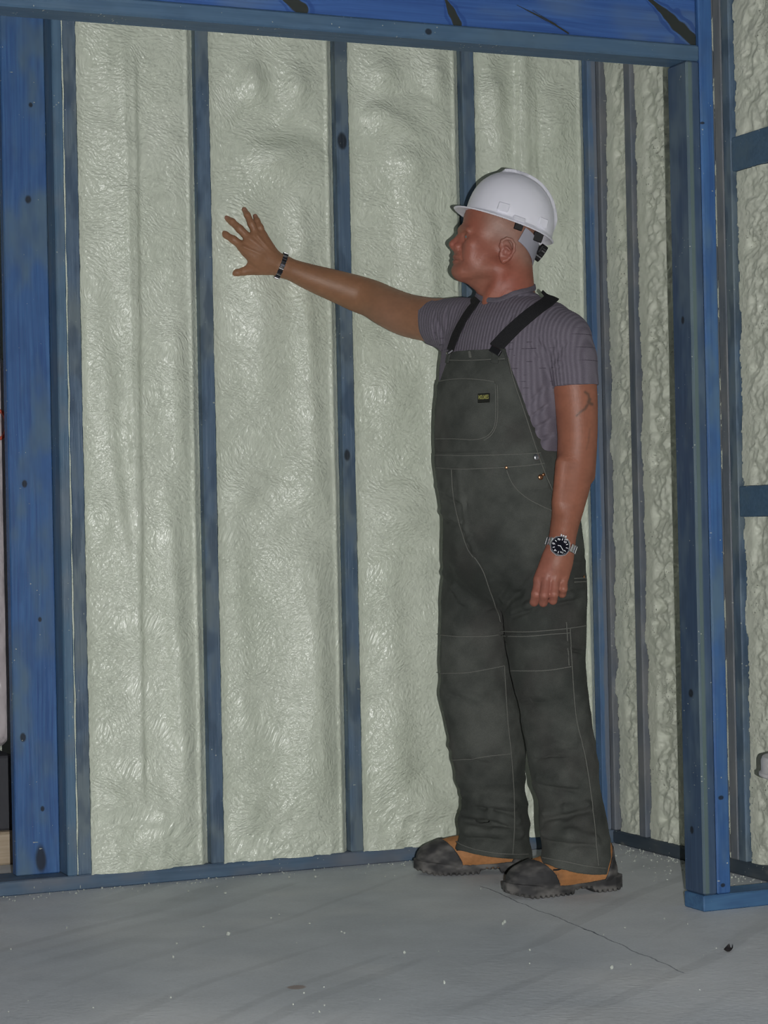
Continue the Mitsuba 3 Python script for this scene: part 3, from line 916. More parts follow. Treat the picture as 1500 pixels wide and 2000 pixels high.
def skin_color(V):
    n1 = meshkit.fbm(V * 38, 3, 3)[:, None]
    n2 = meshkit.fbm(V * 160, 2, 5)[:, None]
    red, tan, pale = np.array([.40, .150, .100]), np.array([.37, .185, .100]), np.array([.47, .235, .155])
    z, u = V[:, 2:3], V[:, :1]
    arm = 1 / (1 + np.exp((u - P(840, 620, -.18)[0]) / .02))        # the reaching arm is tanned
    c = red * (1 - arm) + tan * arm
    inner = np.exp(-((V - P(765, 630, -.21)) ** 2).sum(1, keepdims=True) / .075 ** 2)
    c = c * (1 - .55 * inner) + pale * .55 * inner
    left = (u > P(1060, 800)[0]) & (z < P(1000, 720)[2])
    c = np.where(left, np.array([.40, .158, .098]), c)

    def blob(q, r, col, s):
        nonlocal c
        g = np.exp(-((V - q) ** 2).sum(1, keepdims=True) / r ** 2) * s
        c = c * (1 - g) + np.array(col) * g
    blob(H(890, 478, .01), .018, [.44, .125, .095], .6)
    blob(H(925, 490, .05), .035, [.43, .140, .100], .5)
    blob(H(990, 485, .09), .035, [.46, .145, .115], .6)
    blob(H(985, 560, .07), .06, [.40, .105, .070], .7)
    blob(H(962, 592, .05), .030, [.45, .15, .085], .6)
    blob(H(938, 540, .04), .035, [.37, .17, .115], .6)
    blob(H(912, 435, .05), .035, [.43, .125, .08], .5)
    blob(H(889, 507, .006), .010, [.36, .115, .09], .7)
    blob(P(1070, 1150, .2), .05, [.43, .165, .125], .7)
    # short grey stubble over the temple and behind the ear
    hz = (V - H(968, 448, .07)) @ HFW
    hu = (V - H(968, 448, .07)) @ HUP
    st = 1 / (1 + np.exp((hz - .020 - .4 * np.maximum(hu, 0)) / .008)) / (1 + np.exp((-.030 - hu + .25 * hz) / .009)) * 1 / (1 + np.exp(np.clip((H(960, 505, .07)[2] - V[:, 2]) / .006, -40, 40)))
    nape = 1 / (1 + np.exp((hz + .075) / .010)) / (1 + np.exp(np.clip((H(1040, 524, 0)[2] - V[:, 2]) / .006, -40, 40)))
    st = np.clip(st + nape, 0, 1)[:, None] * (V[:, 2:3] > 1.40)
    c = c * (1 - .42 * st) + np.array([.34, .27, .215]) * .42 * st
    # brow
    for q0, q1 in ((H(901, 450, .012), H(918, 449, .042)),):
        for a, b in ((q0, q1), (twin(q0), twin(q1))):
            ab = b - a
            t = np.clip(((V - a) @ ab) / (ab @ ab), 0, 1)[:, None]
            g = np.exp(-((V - a - t * ab) ** 2).sum(1, keepdims=True) / .006 ** 2) * .55
            c = c * (1 - g) + np.array([.30, .22, .13]) * g
    # tattoo on the left upper arm: a small dark upright figure
    lines = [((1143, 766), (1149, 770), 2.4), ((1149, 770), (1152, 780), 2.2), ((1152, 780), (1150, 786), 3.6), ((1150, 786), (1157, 789), 3.0), ((1148, 790), (1142, 799), 2.4), ((1142, 799), (1133, 805), 2.2),
             ((1133, 805), (1126, 812), 1.4), ((1152, 838), (1150, 860), 1.3), ((1150, 860), (1145, 878), 1.1)]
    g = np.zeros(len(V))
    for (a, b, hw) in lines:
        a3, b3 = P(*a, .17), P(*b, .17)
        d2 = (b3 - a3)[[0, 2]]
        q = (V - a3)[:, [0, 2]]
        t = np.clip(q @ d2 / (d2 @ d2), 0, 1)
        e = np.linalg.norm(q - t[:, None] * d2, axis=1)
        g = np.maximum(g, 1 / (1 + np.exp(np.clip((e - PX(hw)) / .0010, -40, 40))) * (0.9 if hw > 1.35 else .5))
    g = (g * (V[:, 1] > .125))[:, None]
    c = c * (1 - .75 * g) + np.array([.055, .062, .050]) * .75 * g
    # nails
    for q in ((430.5, 449, -.270), (441.5, 424.5, -.266), (477.5, 408.5, -.268), (499, 421.5, -.274), (450, 538, -.276)):
        blob(P(*q), .0065, [.46, .23, .18], .6)
    return c * (0.56 + 0.17 * n1 + 0.10 * n2)


scene['skin'] = principled({'type': 'mesh_attribute', 'name': 'vertex_color'}, 0.46, 0.4, bump=proc(lambda p, n, uv: fbm(p.x * 500, p.y * 500, p.z * 500, 2), eps=5e-4), bump_scale=0.0006)
m = solid(V, F)
add('person', m, 'skin', smooth=True, color=skin_color(V),
    label='man in white hard hat and charcoal bib overalls reaching a hand to the foam', cat='person')
# eyes
scene['eye_white'] = principled([.55, .52, .47], 0.15, 0.6)
scene['iris'] = principled([.10, .16, .17], 0.15, 0.6)
for mir in (False, True):
    m_ = twin if mir else (lambda p: p)
    c_ = m_(H(915.8, 464.3, .0320))
    s_ = trimesh.creation.icosphere(3, 0.0113)
    s_.apply_translation(to_world(c_))
    k_ = add(numbered('person__eye'), s_, 'eye_white', smooth=True)
    ir = trimesh.creation.icosphere(2, 0.0048)
    ir.apply_translation(to_world(c_ + nrm(HFW * .80 + HL * (-.6 if mir else .6)) * .0078))
    add(k_ + '__iris', ir, 'iris', smooth=True)
# ------------------------------------------------------------------ shirt
LW_, FW_ = to_world(LEFT) - ORG, to_world(FWD) - ORG
lx, ly = float(LW_[0]), float(LW_[1])


def shirt_color(p, n, uv):
    s = p.x * lx + p.y * ly
    rib = 0.5 + 0.5 * dr.sin(s * 2 * math.pi / 0.0098)
    c = mix([.118, .105, .130], [.170, .153, .184], rib * (0.55 + 0.45 * fbm(p.x * 20, p.y * 20, p.z * 20, 2)))
    c = c * (0.9 + 0.2 * fbm(p.x * 420, p.y * 420, p.z * 420, 2))
    # the knit's short dropped stitches, in level rows
    row = dr.abs(p.z / 0.0165 - dr.floor(p.z / 0.0165) - 0.5)
    dash = noise(s * 95, dr.floor(p.z / 0.0165) * 7.3, 0.0)
    gate = smoothstep(.52, .62, fbm(p.x * 6 + 3, p.y * 6, p.z * 6, 2))
    return mix(c, [.045, .038, .052], smoothstep(.60, .72, dash) * (1 - smoothstep(.03, .07, row)) * gate * .8)


scene['knit'] = principled(proc(shirt_color), 0.85, 0.15, bump=proc(lambda p, n, uv: dr.sin((p.x * lx + p.y * ly) * 2 * math.pi / 0.0098), eps=8e-4), bump_scale=0.0007, sheen=0.3)
sl_n = nrm([-.95, -.25, -.16])
sl_p = P(829.5, 629, -.19)
hem_z = P(1122, 753, .13)[2]
r_slv = [cone(P(890, 634, -.11), P(858, 630, -.15), .066, .0625, .03), cone(P(858, 630, -.15), P(815, 625, -.21), .0625, .0605, .01)]
l_slv = [cone(P(1100, 668, .11), P(1110, 700, .116), .0745, .070, .02), cone(P(1110, 700, .116), P(1124, 775, .119), .070, .0625, .015)]
shirt = [stack([section(*t) for t in TORSO], PHI, .03, zlo=P(960, 965)[2])]
shirt += [cone(P(1016, 604, .02), P(1090, 660, .105), .048, .070, .035), cone(P(960, 612, -.02), P(884, 636, -.115), .046, .062, .035)]
shirt += [cone(H(996, 609), H(996, 626), .070, .084, .03)]
shirt += r_slv[:1] + l_slv[:1]
arm_hole = [Prim(lambda p, q=r_slv[1].f: np.maximum(q(p), (p - sl_p) @ sl_n), r_slv[1].c, r_slv[1].r, 'u', .008),
            Prim(lambda p, q=l_slv[1].f: np.maximum(q(p), hem_z - p[:, 2] + .02 * (p[:, 0] - P(1122, 750)[0])), l_slv[1].c, l_slv[1].r, 'u', .012)]
shirt += arm_hole


def crease(a, b, r=.0035, k=.012, w=None, surf=None):
    return cone(a, b, r, r * .6, k, 's')


_sf = lambda p: field(shirt, p)


def on_shirt(px, py, off=0.0):
    q = drape(_sf, px, py)
    return q + slope(_sf, q) * off


cr = []
for (x0, y0, x1, y1, r_) in [(1072, 752, 1071, 700, .006), (1071, 700, 1082, 668, .005), (1066, 690, 1048, 664, .004), (1076, 712, 1094, 690, .004), (1080, 700, 1106, 668, .003), (1078, 725, 1098, 712, .003), (1050, 700, 1030, 672, .003),
                             (866, 668, 858, 628, .005), (862, 650, 848, 612, .004), (852, 660, 842, 620, .003), (872, 640, 874, 600, .003), (1060, 760, 1030, 790, .004), (1070, 790, 1035, 815, .004), (1075, 820, 1042, 838, .004), (1080, 850, 1050, 860, .004),
                             (985, 640, 1000, 615, .003), (1000, 650, 1012, 628, .003)]:
    cr.append(cone(on_shirt(x0, y0, .001), on_shirt(x1, y1, .001), r_, r_ * .5, r_ * 2.4, 's'))
shirt_all = shirt + cr


def shirt_warp(p):
    return (meshkit.fbm(p * [13, 13, 9], 2, 31) - .5) * .008


V, F = mesh_field(shirt_all, [-.18, -.34, .92], [.66, .36, 1.62], 0.003, warp=shirt_warp)
V = relax(V, F, 1)
add('person__shirt', solid(V, F), 'knit', smooth=True, label='grey short-sleeved ribbed shirt')
# hem bands of the sleeves and the collar
scene['knit_band'] = principled(proc(lambda p, n, uv: mix([.105, .095, .115], [.145, .13, .155], fbm(p.x * 300, p.y * 300, p.z * 300, 2))), 0.85, 0.15)
_sw = lambda p: field(shirt, p) + shirt_warp(p)
both_f = lambda p: smin(field(shirt, p) + shirt_warp(p), field(body, p), .006)
loop = []
for q in [H(1041, 560, 0.0), H(1028, 570, .046), H(1010, 583, .066), H(988, 595, .066), H(968, 604, .042), H(954, 608, .004), H(943, 596, -.030), H(940, 580, -.055), H(962, 570, -.070), H(994, 564, -.074), H(1026, 560, -.050)]:
    loop.append(settle(both_f, q, .002, 5))
loop = np.array(loop + loop[:1])
tt = np.linspace(0, 1, len(loop))
from scipy.interpolate import CubicSpline
ring = CubicSpline(tt, loop, bc_type='periodic')(np.linspace(0, 1, 90))
ringn = slope(both_f, ring)


def ribbon(path, nrms, width, thick, steps=3, side=None, bulge=0.0):
    """A band laid along path, flat on the surface whose normals are given."""
    path, nrms = np.asarray(path), np.asarray(nrms)
    t = np.gradient(path, axis=0)
    t /= np.linalg.norm(t, axis=1, keepdims=True)
    s = np.cross(t, nrms)
    s /= np.linalg.norm(s, axis=1, keepdims=True)
    nn = np.cross(s, t)
    wd = np.broadcast_to(width, (len(path),))
    prof = [(-.5, -.5), (-.5, .3), (-.42, .5), (0, .5 + bulge), (.42, .5), (.5, .3), (.5, -.5)]
    k = len(prof)
    V = np.concatenate([path[:, None, :] + s[:, None, :] * (np.array([a for a, b in prof])[None, :, None] * wd[:, None, None]) + nn[:, None, :] * (np.array([b for a, b in prof])[None, :, None] * thick)], 0).reshape(-1, 3)
    F = []
    for i in range(len(path) - 1):
        for j in range(k):
            j2 = (j + 1) % k
            F += [[i * k + j, i * k + j2, (i + 1) * k + j2], [i * k + j, (i + 1) * k + j2, (i + 1) * k + j]]
    for j in range(1, k - 1):
        F += [[0, j + 1, j], [(len(path) - 1) * k, (len(path) - 1) * k + j, (len(path) - 1) * k + j + 1]]
    return V, np.array(F)


V, F = ribbon(ring, ringn, .014, .005, bulge=.15)
add('person__shirt__collar', solid(V, F), 'knit_band', smooth=40)

# ------------------------------------------------------------------ overalls


def trousers_section(py, l, r, w, k=1.0):
    return section(py, l, r, k, w)


TRUNK = [(878, 849, 1110, .92), (905, 850, 1116, .92), (960, 858, 1122, .9), (1030, 866, 1134, .86), (1080, 866, 1138, .84), (1120, 880, 1128, .80), (1155, 905, 1105, .70), (1185, 930, 1080, .55)]
FAR = [(1100, 872, 1010, -.07), (1200, 863, 1008, -.075), (1300, 860, 1009, -.08), (1370, 864, 1016, -.088), (1430, 877, 1023, -.094), (1490, 887, 1025, -.10), (1525, 895, 1024, -.104), (1562, 905, 1029, -.108), (1600, 893, 1034, -.112), (1625, 899, 1033, -.114), (1650, 897, 1033, -.115), (1690, 890, 1034, -.117)]
NEAR = [(1100, 976, 1140, .062), (1200, 984, 1145, .07), (1300, 996, 1143, .08), (1370, 1013, 1146, .088), (1430, 1025, 1157, .095), (1500, 1036, 1168, .105), (1570, 1051, 1174, .114), (1615, 1056, 1184, .128), (1655, 1056, 1187, .142), (1715, 1058, 1184, .158)]
BIB = [(t[0], t[1] - 5, t[2] + 5, t[3]) for t in TORSO if 625 <= t[0] <= 960]
bib_stack = stack([section(*t, grow=.002) for t in BIB], PHI, .03)
_bz = np.array(sorted([section(*t) for t in BIB]))


def bib_st(p):
    cu, cw = np.interp(p[:, 2], _bz[:, 0], _bz[:, 1]), np.interp(p[:, 2], _bz[:, 0], _bz[:, 2])
    x, y = p[:, 0] - cu, p[:, 1] - cw
    return x * LEFT[0] + y * LEFT[1], x * FWD[0] + y * FWD[1]


_edge = []
for py, px in [(683, 984), (740, 1002), (790, 1020), (840, 1037), (880, 1052), (905, 1064)]:
    q = drape(bib_stack.f, px, py)
    _edge.append((q[2], bib_st(q[None])[0][0]))
_edge = np.array(sorted(_edge))
bib_top = drape(bib_stack.f, 925, 684)[2]


def bib_f(p):
    s, t = bib_st(p)
    hw = np.interp(p[:, 2], _edge[:, 0], _edge[:, 1])
    d = np.maximum(bib_stack.f(p), np.abs(s) - hw)
    return np.maximum(np.maximum(d, p[:, 2] - bib_top), -.02 - t)


waist_top = P(1060, 884)[2]
over = [stack([section(t[0], t[1], t[2], t[3]) for t in TRUNK], PHI, .02, zhi=waist_top),
        Prim(bib_f, [0.30, 0, 1.25], .5, 'u', .006),
        stack([section(t[0], t[1], t[2], 1.0, t[3]) for t in FAR], 0.3, .025),
        stack([section(t[0], t[1], t[2], 1.0, t[3]) for t in NEAR], 0.3, .018)]
# hems, each on its own slant
h1a, h1b = P(888, 1652, -.115), P(1033, 1677, -.115)
h2a, h2b = P(1058, 1684, .135), P(1184, 1704, .135)
um = P(1046, 1660)[0]


def hem(p):
    za = h1a[2] + (p[:, 0] - h1a[0]) * (h1b[2] - h1a[2]) / (h1b[0] - h1a[0])
    zb = h2a[2] + (p[:, 0] - h2a[0]) * (h2b[2] - h2a[2]) / (h2b[0] - h2a[0])
    return p[:, 2] - np.where(p[:, 1] < 0.012, za, zb)


over.append(Prim(hem, [0.3, 0, 0.05], .5, 's', .004))
# hollow at the bottom, so that the boots go up into the legs
over.append(cone(P(968, 1690, -.116), P(966, 1600, -.112), .080, .066, .006, 's'))
over.append(cone(P(1121, 1716, .135), P(1118, 1630, .125), .075, .066, .006, 's'))


def folds(p):
    z = p[:, 2]
    a = (meshkit.fbm(p * [8, 8, 6], 3, 41) - .5) * .014
    low = np.exp(-np.maximum(z - .10, 0) / .16)
    b = 1 - np.abs(2 * meshkit.noise(p * [5, 5, 17] + [0, 0, 3.0], 43) - 1)
    c = 1 - np.abs(2 * meshkit.noise(p * [7, 7, 11] + [3, 1, 0.0], 47) - 1)
    knee = np.exp(-((z - .45) / .12) ** 2)
    hip = np.exp(-((z - .80) / .10) ** 2)
    d = a - (b - .5) * (.013 * low + .004) - (c - .5) * (.007 * knee + .008 * hip)
    return d * np.clip((1.02 - z) / .25, .22, 1)


_of0 = lambda p: field(over, p) + folds(p)
FOLDS = [(985, 1185, 1035, 1128, .007), (978, 1160, 1012, 1100, .006), (1000, 1205, 1060, 1180, .005), (880, 1468, 955, 1490, .006), (905, 1566, 1000, 1588, .008), (902, 1602, 1012, 1618, .008), (915, 1636, 1015, 1640, .006),
         (1062, 1602, 1150, 1584, .007), (1064, 1640, 1165, 1652, .007), (1046, 1482, 1125, 1458, .006), (1052, 1530, 1130, 1545, .005), (858, 962, 905, 990, .006), (862, 1010, 900, 1030, .005),
         (868, 1130, 905, 1185, .006), (1075, 1260, 1142, 1275, .005), (896, 930, 912, 1040, .006), (908, 1040, 926, 1085, .005), (1090, 1180, 1140, 1165, .005), (866, 1350, 930, 1372, .005), (1020, 1375, 1090, 1362, .005)]
_fq = drape_many(_of0, [q for (a, b, c, d, r) in FOLDS for q in ((a, b), ((a + c) / 2, (b + d) / 2), (c, d))]).reshape(-1, 3, 3)
for (a, b, c, d, r), (f0, f1_, f2) in zip(FOLDS, _fq):
    over += [cone(f0, f1_, r * .4, r, r * 2.6, 's'), cone(f1_, f2, r, r * .4, r * 2.6, 's')]
    up_ = np.array([0, 0, r * 2.6])
    over += [cone(f0 + up_ - [0, .3 * r, 0], f1_ + up_ - [0, .3 * r, 0], r * .4, r * .8, r * 2.6), cone(f1_ + up_ - [0, .3 * r, 0], f2 + up_ - [0, .3 * r, 0], r * .8, r * .4, r * 2.6)]
_ov = lambda p: field(over, p)
V, F = mesh_field(over, [-.02, -.32, .01], [.62, .36, 1.46], 0.0035, warp=folds)
V = relax(V, F, 1)


def denim(p, n, uv):
    big = fbm(p.x * 7, p.y * 7, p.z * 5, 4)
    mid = fbm(p.x * 30, p.y * 30, p.z * 26, 3)
    tw = noise(p.x * 900 + p.z * 600, p.y * 900 - p.z * 300, p.z * 700)
    c = mix([.039, .043, .039], [.084, .089, .080], smoothstep(.3, .75, big * .65 + mid * .35))
    c = mix(c, [.052, .043, .042], smoothstep(.5, .75, fbm(p.x * 9 + 5, p.y * 9, p.z * 6, 3)) * .25)
    return c * (.82 + .36 * tw)


scene['denim'] = principled(proc(denim), 0.9, 0.15, bump=proc(lambda p, n, uv: fbm(p.x * 110, p.y * 110, p.z * 90, 3), eps=8e-4), bump_scale=0.0024, sheen=0.25)
add('person__overalls', solid(V, F), 'denim', smooth=True, label='dark charcoal bib overalls')
_of = lambda p: field(over, p) + folds(p)


def on_over(px, py):
    return drape(_of, px, py)


def over_path(pts, n):
    px = smooth_line(pts, n)
    q = drape_many(_of, px)
    if n > 4:
        k = np.array([.25, .5, .25])
        for _ in range(2):
            q[1:-1] = k[0] * q[:-2] + k[1] * q[1:-1] + k[2] * q[2:]
    return q


def patch(rows, n, m, thick, dist=None):
    """A panel sewn on: rows of (py, left px, right px), laid on the cloth and raised by thick."""
    rows = np.asarray(rows, float)
    ys = np.linspace(rows[0, 0], rows[-1, 0], m)
    L_, R_ = (np.interp(ys, rows[:, 0], rows[:, i]) for i in (1, 2))
    f = dist or _of
    Q = drape_many(f, [(a + (b - a) * t, y) for y, a, b in zip(ys, L_, R_) for t in np.linspace(0, 1, n)]).reshape(m, n, 3)
    du, dv = np.gradient(Q, axis=1), np.gradient(Q, axis=0)
    N = np.cross(du, dv)
    N /= np.maximum(np.linalg.norm(N, axis=2, keepdims=True), 1e-9)
    if N[m // 2, n // 2][1] < 0: N = -N
    top, bot = (Q + N * thick).reshape(-1, 3), (Q - N * .004).reshape(-1, 3)
    i = np.arange(n * m).reshape(m, n)
    f1 = np.concatenate([np.stack([i[:-1, :-1], i[:-1, 1:], i[1:, 1:]], -1).reshape(-1, 3), np.stack([i[:-1, :-1], i[1:, 1:], i[1:, :-1]], -1).reshape(-1, 3)])
    rg = np.r_[i[0, :], i[1:, -1], i[-1, -2::-1], i[-2:0:-1, 0]]
    nx = np.roll(rg, -1)
    k = n * m
    side = np.concatenate([np.stack([rg, rg + k, nx], -1), np.stack([nx, rg + k, nx + k], -1)])
    return np.vstack([top, bot]), np.concatenate([f1, f1[:, ::-1] + k, side])


V, F = patch([(744, 856, 966), (750, 856, 968), (825, 853, 968), (838, 852.5, 964), (848, 852, 956), (855, 852, 944), (859, 852, 930)], 26, 26, .003)
add('person__overalls__pocket', solid(V, F), 'denim', smooth=35)
V, F = patch([(684, 866, 983), (704, 864, 989)], 24, 6, .003)
add('person__overalls__bib_band', solid(V, F), 'denim', smooth=35)
V, F = patch([(886, 853, 1056), (914, 854, 1066)], 40, 6, .0025)
add('person__overalls__waistband', solid(V, F), 'denim', smooth=35)
for rows in ([(1238, 984, 1112), (1312, 1000, 1113), (1480, 1040, 1140)], [(1242, 866, 974), (1312, 864, 984), (1480, 888, 1000)]):
    V, F = patch(rows, 24, 40, .003)
    add(numbered('person__overalls__knee_panel'), solid(V, F), 'denim', smooth=35)
scene['thread'] = principled([.125, .128, .115], 0.9, 0.1)
SEAMS = [
    ([(866, 703), (910, 704.5), (950, 703), (986, 701)], 20), ([(857, 745.5), (905, 740), (930, 741), (966, 746)], 24), ([(968, 750), (969, 800), (968, 825), (960, 845), (944, 856), (925, 859), (880, 857), (853, 857)], 44),
    ([(972, 752), (973, 800), (971, 826), (962, 848), (946, 860)], 26), ([(851, 889), (900, 890), (960, 889), (1010, 887), (1055, 885)], 36), ([(854, 913), (900, 916), (960, 914), (1020, 910), (1062, 905)], 36),
    ([(991, 700), (1003, 745), (1020, 795), (1036, 845), (1049, 884), (1060, 915), (1072, 945), (1080, 962)], 40),
    ([(884, 917), (886, 960), (893, 1000), (904, 1040), (916, 1075), (926, 1088)], 34), ([(990, 918), (1000, 943), (1025, 970), (1060, 990), (1078, 998)], 28),
    ([(928, 1088), (945, 1115), (957, 1150), (968, 1180), (976, 1215)], 26),
    ([(976, 1232), (1020, 1234), (1070, 1231), (1143, 1222)], 36), ([(978, 1241), (1020, 1243), (1070, 1239), (1112, 1236)], 30), ([(862, 1240), (900, 1243), (940, 1243), (972, 1240)], 26), ([(1000, 1310), (1050, 1310), (1114, 1302)], 24),
    ([(861, 1315), (905, 1314), (950, 1307), (984, 1300)], 26), ([(886, 1484), (930, 1480), (960, 1476), (998, 1472)], 24),
    ([(1112, 1226), (1116, 1300), (1124, 1400), (1142, 1480), (1154, 1560), (1163, 1640), (1167, 1690)], 70), ([(984, 1300), (990, 1400), (998, 1480), (1003, 1560), (1004, 1600), (1000, 1668)], 60),
    ([(890, 1643), (935, 1660), (985, 1667), (1030, 1668)], 28), ([(1061, 1675), (1110, 1684), (1150, 1692), (1182, 1695)], 26),
    ([(1120, 1130), (1143, 1129)], 6), ([(1120, 1137), (1143, 1136)], 6), ([(1105, 1215), (1110, 1300)], 14),
]
for pts, n in SEAMS:
    q = over_path(pts, n)
    add(numbered('person__overalls__seam'), solid(*(lambda t: (t.vertices, t.faces))(tube(q + slope(_of, q, .012) * .0032, .0015, 5))), 'thread', smooth=True)
# fly crease
scene['black_webbing'] = principled(proc(lambda p, n, uv: mix([.010, .010, .011], [.022, .022, .024], noise(p.x * 900, p.y * 900, p.z * 900))), 0.8, 0.2)
scene['dark_metal'] = principled([.05, .05, .055], 0.35, 0.5, 0.8)
scene['steel'] = principled([.62, .62, .64], 0.22, 0.5, 1.0)
scene['copper'] = principled([.50, .26, .14], 0.3, 0.5, 1.0)


def strap(pts, tail, n, width):
    px = smooth_line(pts, n)
    q = list(drape_many(_sw, px)) + list(settle(_sw, np.array(tail)))
    s = np.r_[0, np.cumsum(np.linalg.norm(np.diff(q, axis=0), axis=1))]
    q = PchipInterpolator(s, np.array(q))(np.linspace(0, s[-1], n + 12))
    for _ in range(3): q[1:-1] = .25 * q[:-2] + .5 * q[1:-1] + .25 * q[2:]
    q = settle(_sw, q, .003, 3)
    nn = slope(_sw, q)
    return ribbon(q, nn, width, .0035)


V, F = strap([(967, 681), (990, 656), (1020, 628), (1050, 604), (1068, 592)], [P(1078, 590, -.04), P(1080, 604, -.09), P(1076, 640, -.135), P(1068, 690, -.15)], 30, .038)
add('person__overalls__strap', solid(V, F), 'black_webbing', smooth=40, label='black webbing strap')
V, F = strap([(881, 684), (889, 660), (902, 632), (920, 604), (930, 592)], [P(938, 588, -.10), P(950, 592, -.14), P(962, 640, -.18), P(975, 690, -.185)], 26, .036)
add('person__overalls__strap_001', solid(V, F), 'black_webbing', smooth=40)


def plate(px, py, wpx, hpx, thick, dist, off=.002, ang=0.0, bev=.0015):
    """A small stiff plate lying on the cloth at a pixel."""
    q = drape(dist, px, py)
    n = slope(dist, q, .012)
    x = nrm(np.cross(UP, n))
    if x[0] < 0: x = -x
    y = np.cross(n, x)
    y = y if y[2] > 0 else -y
    ca, sa = math.cos(ang), math.sin(ang)
    x, y = ca * x + sa * y, -sa * x + ca * y
    b = chamfer_box([-PX(wpx) / 2, -PX(hpx) / 2, -thick], [PX(wpx) / 2, PX(hpx) / 2, thick], min(bev, thick * .8))
    v = q + n * off + b.vertices[:, :1] * x + b.vertices[:, 1:2] * y + b.vertices[:, 2:3] * n
    return v, b.faces, (q, n, x, y)


for i, (px, py, a) in enumerate(((878, 686, -.15), (969, 686, -.5))):
    V, F, _ = plate(px, py, 26, 13, .0035, _of, .003, a)
    kb = add(numbered('person__overalls__buckle'), solid(V, F), 'dark_metal', smooth=30)
    V, F, _ = plate(px - 1, py + 14, 15, 20, .003, _of, .003, a * .3)
    add(numbered('person__overalls__buckle_tab'), solid(V, F), 'denim', smooth=30)
V, F, _ = plate(920, 693, 5, 14, .004, _of, .004, .35)
add('person__overalls__pen_loop', solid(V, F), 'thread', smooth=30)


def stud_button(px, py, r, mat, name):
    q = drape(_of, px, py)
    n = slope(_of, q, .012)
    s = trimesh.creation.icosphere(2, r)
    V = s.vertices.copy()
    x = nrm(np.cross(UP, n)); y = np.cross(n, x)
    V = q + n * (V[:, 2:3] * .45 + .003) + x * V[:, :1] + y * V[:, 1:2]
    add(numbered(name), solid(V, s.faces), mat, smooth=True)


stud_button(1047, 893, .0088, 'steel', 'person__overalls__button')
stud_button(1055, 932, .0070, 'copper', 'person__overalls__button')
for px, py in ((989, 913), (1061, 927), (1139, 1127)):
    stud_button(px, py, .0042, 'copper', 'person__overalls__rivet')
# the sewn label with its yellow word
scene['label_black'] = principled([.014, .015, .012], 0.8, 0.2)
scene['label_yellow'] = principled([.34, .33, .10], 0.7, 0.2)
V, F, (q, n, x, y) = plate(947, 778, 25, 18, .0012, _of, .0065)
add('person__overalls__label', solid(V, F), 'label_black', label='black sewn label with yellow lettering')
tm = meshkit.text_mesh('HOLMES', PX(7.6), .0008, bold=True)
tv = tm.vertices.copy()
tv[:, 0] -= (tv[:, 0].min() + tv[:, 0].max()) / 2
tv[:, 0] *= PX(21) / np.ptp(tv[:, 0])
tv[:, 1] -= PX(2.0)
V = q + n * (.0074 + tv[:, 2:3]) + x * tv[:, :1] + y * tv[:, 1:2]
add('person__overalls__label__lettering', solid(V, tm.faces), 'label_yellow')
# ------------------------------------------------------------------ hard hat, worn tipped back
HC = H(1000, 440, 0.0)
_q = PX(1.0)
hx = nrm(H(906, 405.8, 0) - HC)                    # hat's forward
hy = HL
hz = nrm(np.cross(hx, hy))
hz = hz if hz[2] > 0 else -hz
hx = nrm(np.cross(hy, hz)) * (1 if np.cross(hy, hz) @ hx > 0 else -1)
hx = nrm(hx)


def hat(p):
    """Hat space (forward, left, up) in metres to figure space."""
    p = np.asarray(p, float)
    return HC + p[..., :1] * hx + p[..., 1:2] * hy + p[..., 2:3] * hz


def hat_shell(off=0.0):
    """Rows of rings from the crown to the edge of the brim. off shrinks it inwards for the inside."""
    n = 144
    th = np.linspace(0, 2 * np.pi, n, endpoint=False)
    c, s = np.cos(th), np.sin(th)
    x0 = 6 * _q
    rings = []
    hs = np.concatenate([np.linspace(0, .30, 10)[:-1], np.linspace(.30, .92, 24)[:-1], np.linspace(.92, 1, 14)])
    for v in hs[::-1]:
        pw = 2.25
        r = (1 - v ** pw) ** (1 / pw)
        fr = np.where(c > 0, 89 * _q, 88 * _q)
        x = x0 + fr * r * np.sign(c) * np.abs(c) ** .96
        y = .1000 * r * np.sign(s) * np.abs(s) ** .96
        z = np.full(n, .1305 * v) + 0.0
        x = x + .010 * v * 1.0                        # the crown leans forward a little
        # three ridges over the top
        ridge = (np.clip((.0225 - np.abs(y)) / .0045, 0, 1))
        ridge = ridge * ridge * (3 - 2 * ridge) * np.clip((v - .10) / .25, 0, 1) * np.clip((.072 - x) / .012, 0, 1)
        side = np.exp(-((np.abs(y) - .047) / .006) ** 2) * np.clip((v - .55) / .2, 0, 1) * np.clip((.050 - x) / .02, 0, 1) * .35
        k = 1 + .0
        up = .0085 * (ridge + side * .4)
        nx, ny, nzv = x / .09, y / .10, v
        ln = np.sqrt(nx ** 2 + ny ** 2 + nzv ** 2) + 1e-6
        rings.append(np.stack([x + up * nx / ln, y + up * ny / ln, z + up * nzv / ln + 0 * k], -1))
    base = rings[-1]
    for t in np.linspace(.12, 1, 8):                 # the flaring brim, longest over the face
        front = np.clip(c, 0, 1) ** 1.6
        ext = (.0085 + .0 * c) + .0245 * front + .0015 * np.clip(-c, 0, 1)
        drop = .0100 + .0 * front
        r = base.copy()
        r[:, 0] += ext * t * c * np.where(c > 0, 1, .8)
        r[:, 1] += (.0085 + .004 * front) * t * s
        r[:, 2] -= drop * t ** .8 * (1 - .45 * front) + .006 * np.sin(np.pi * t) * front * 0
        rings.append(r)
    R = np.array(rings)
    return R


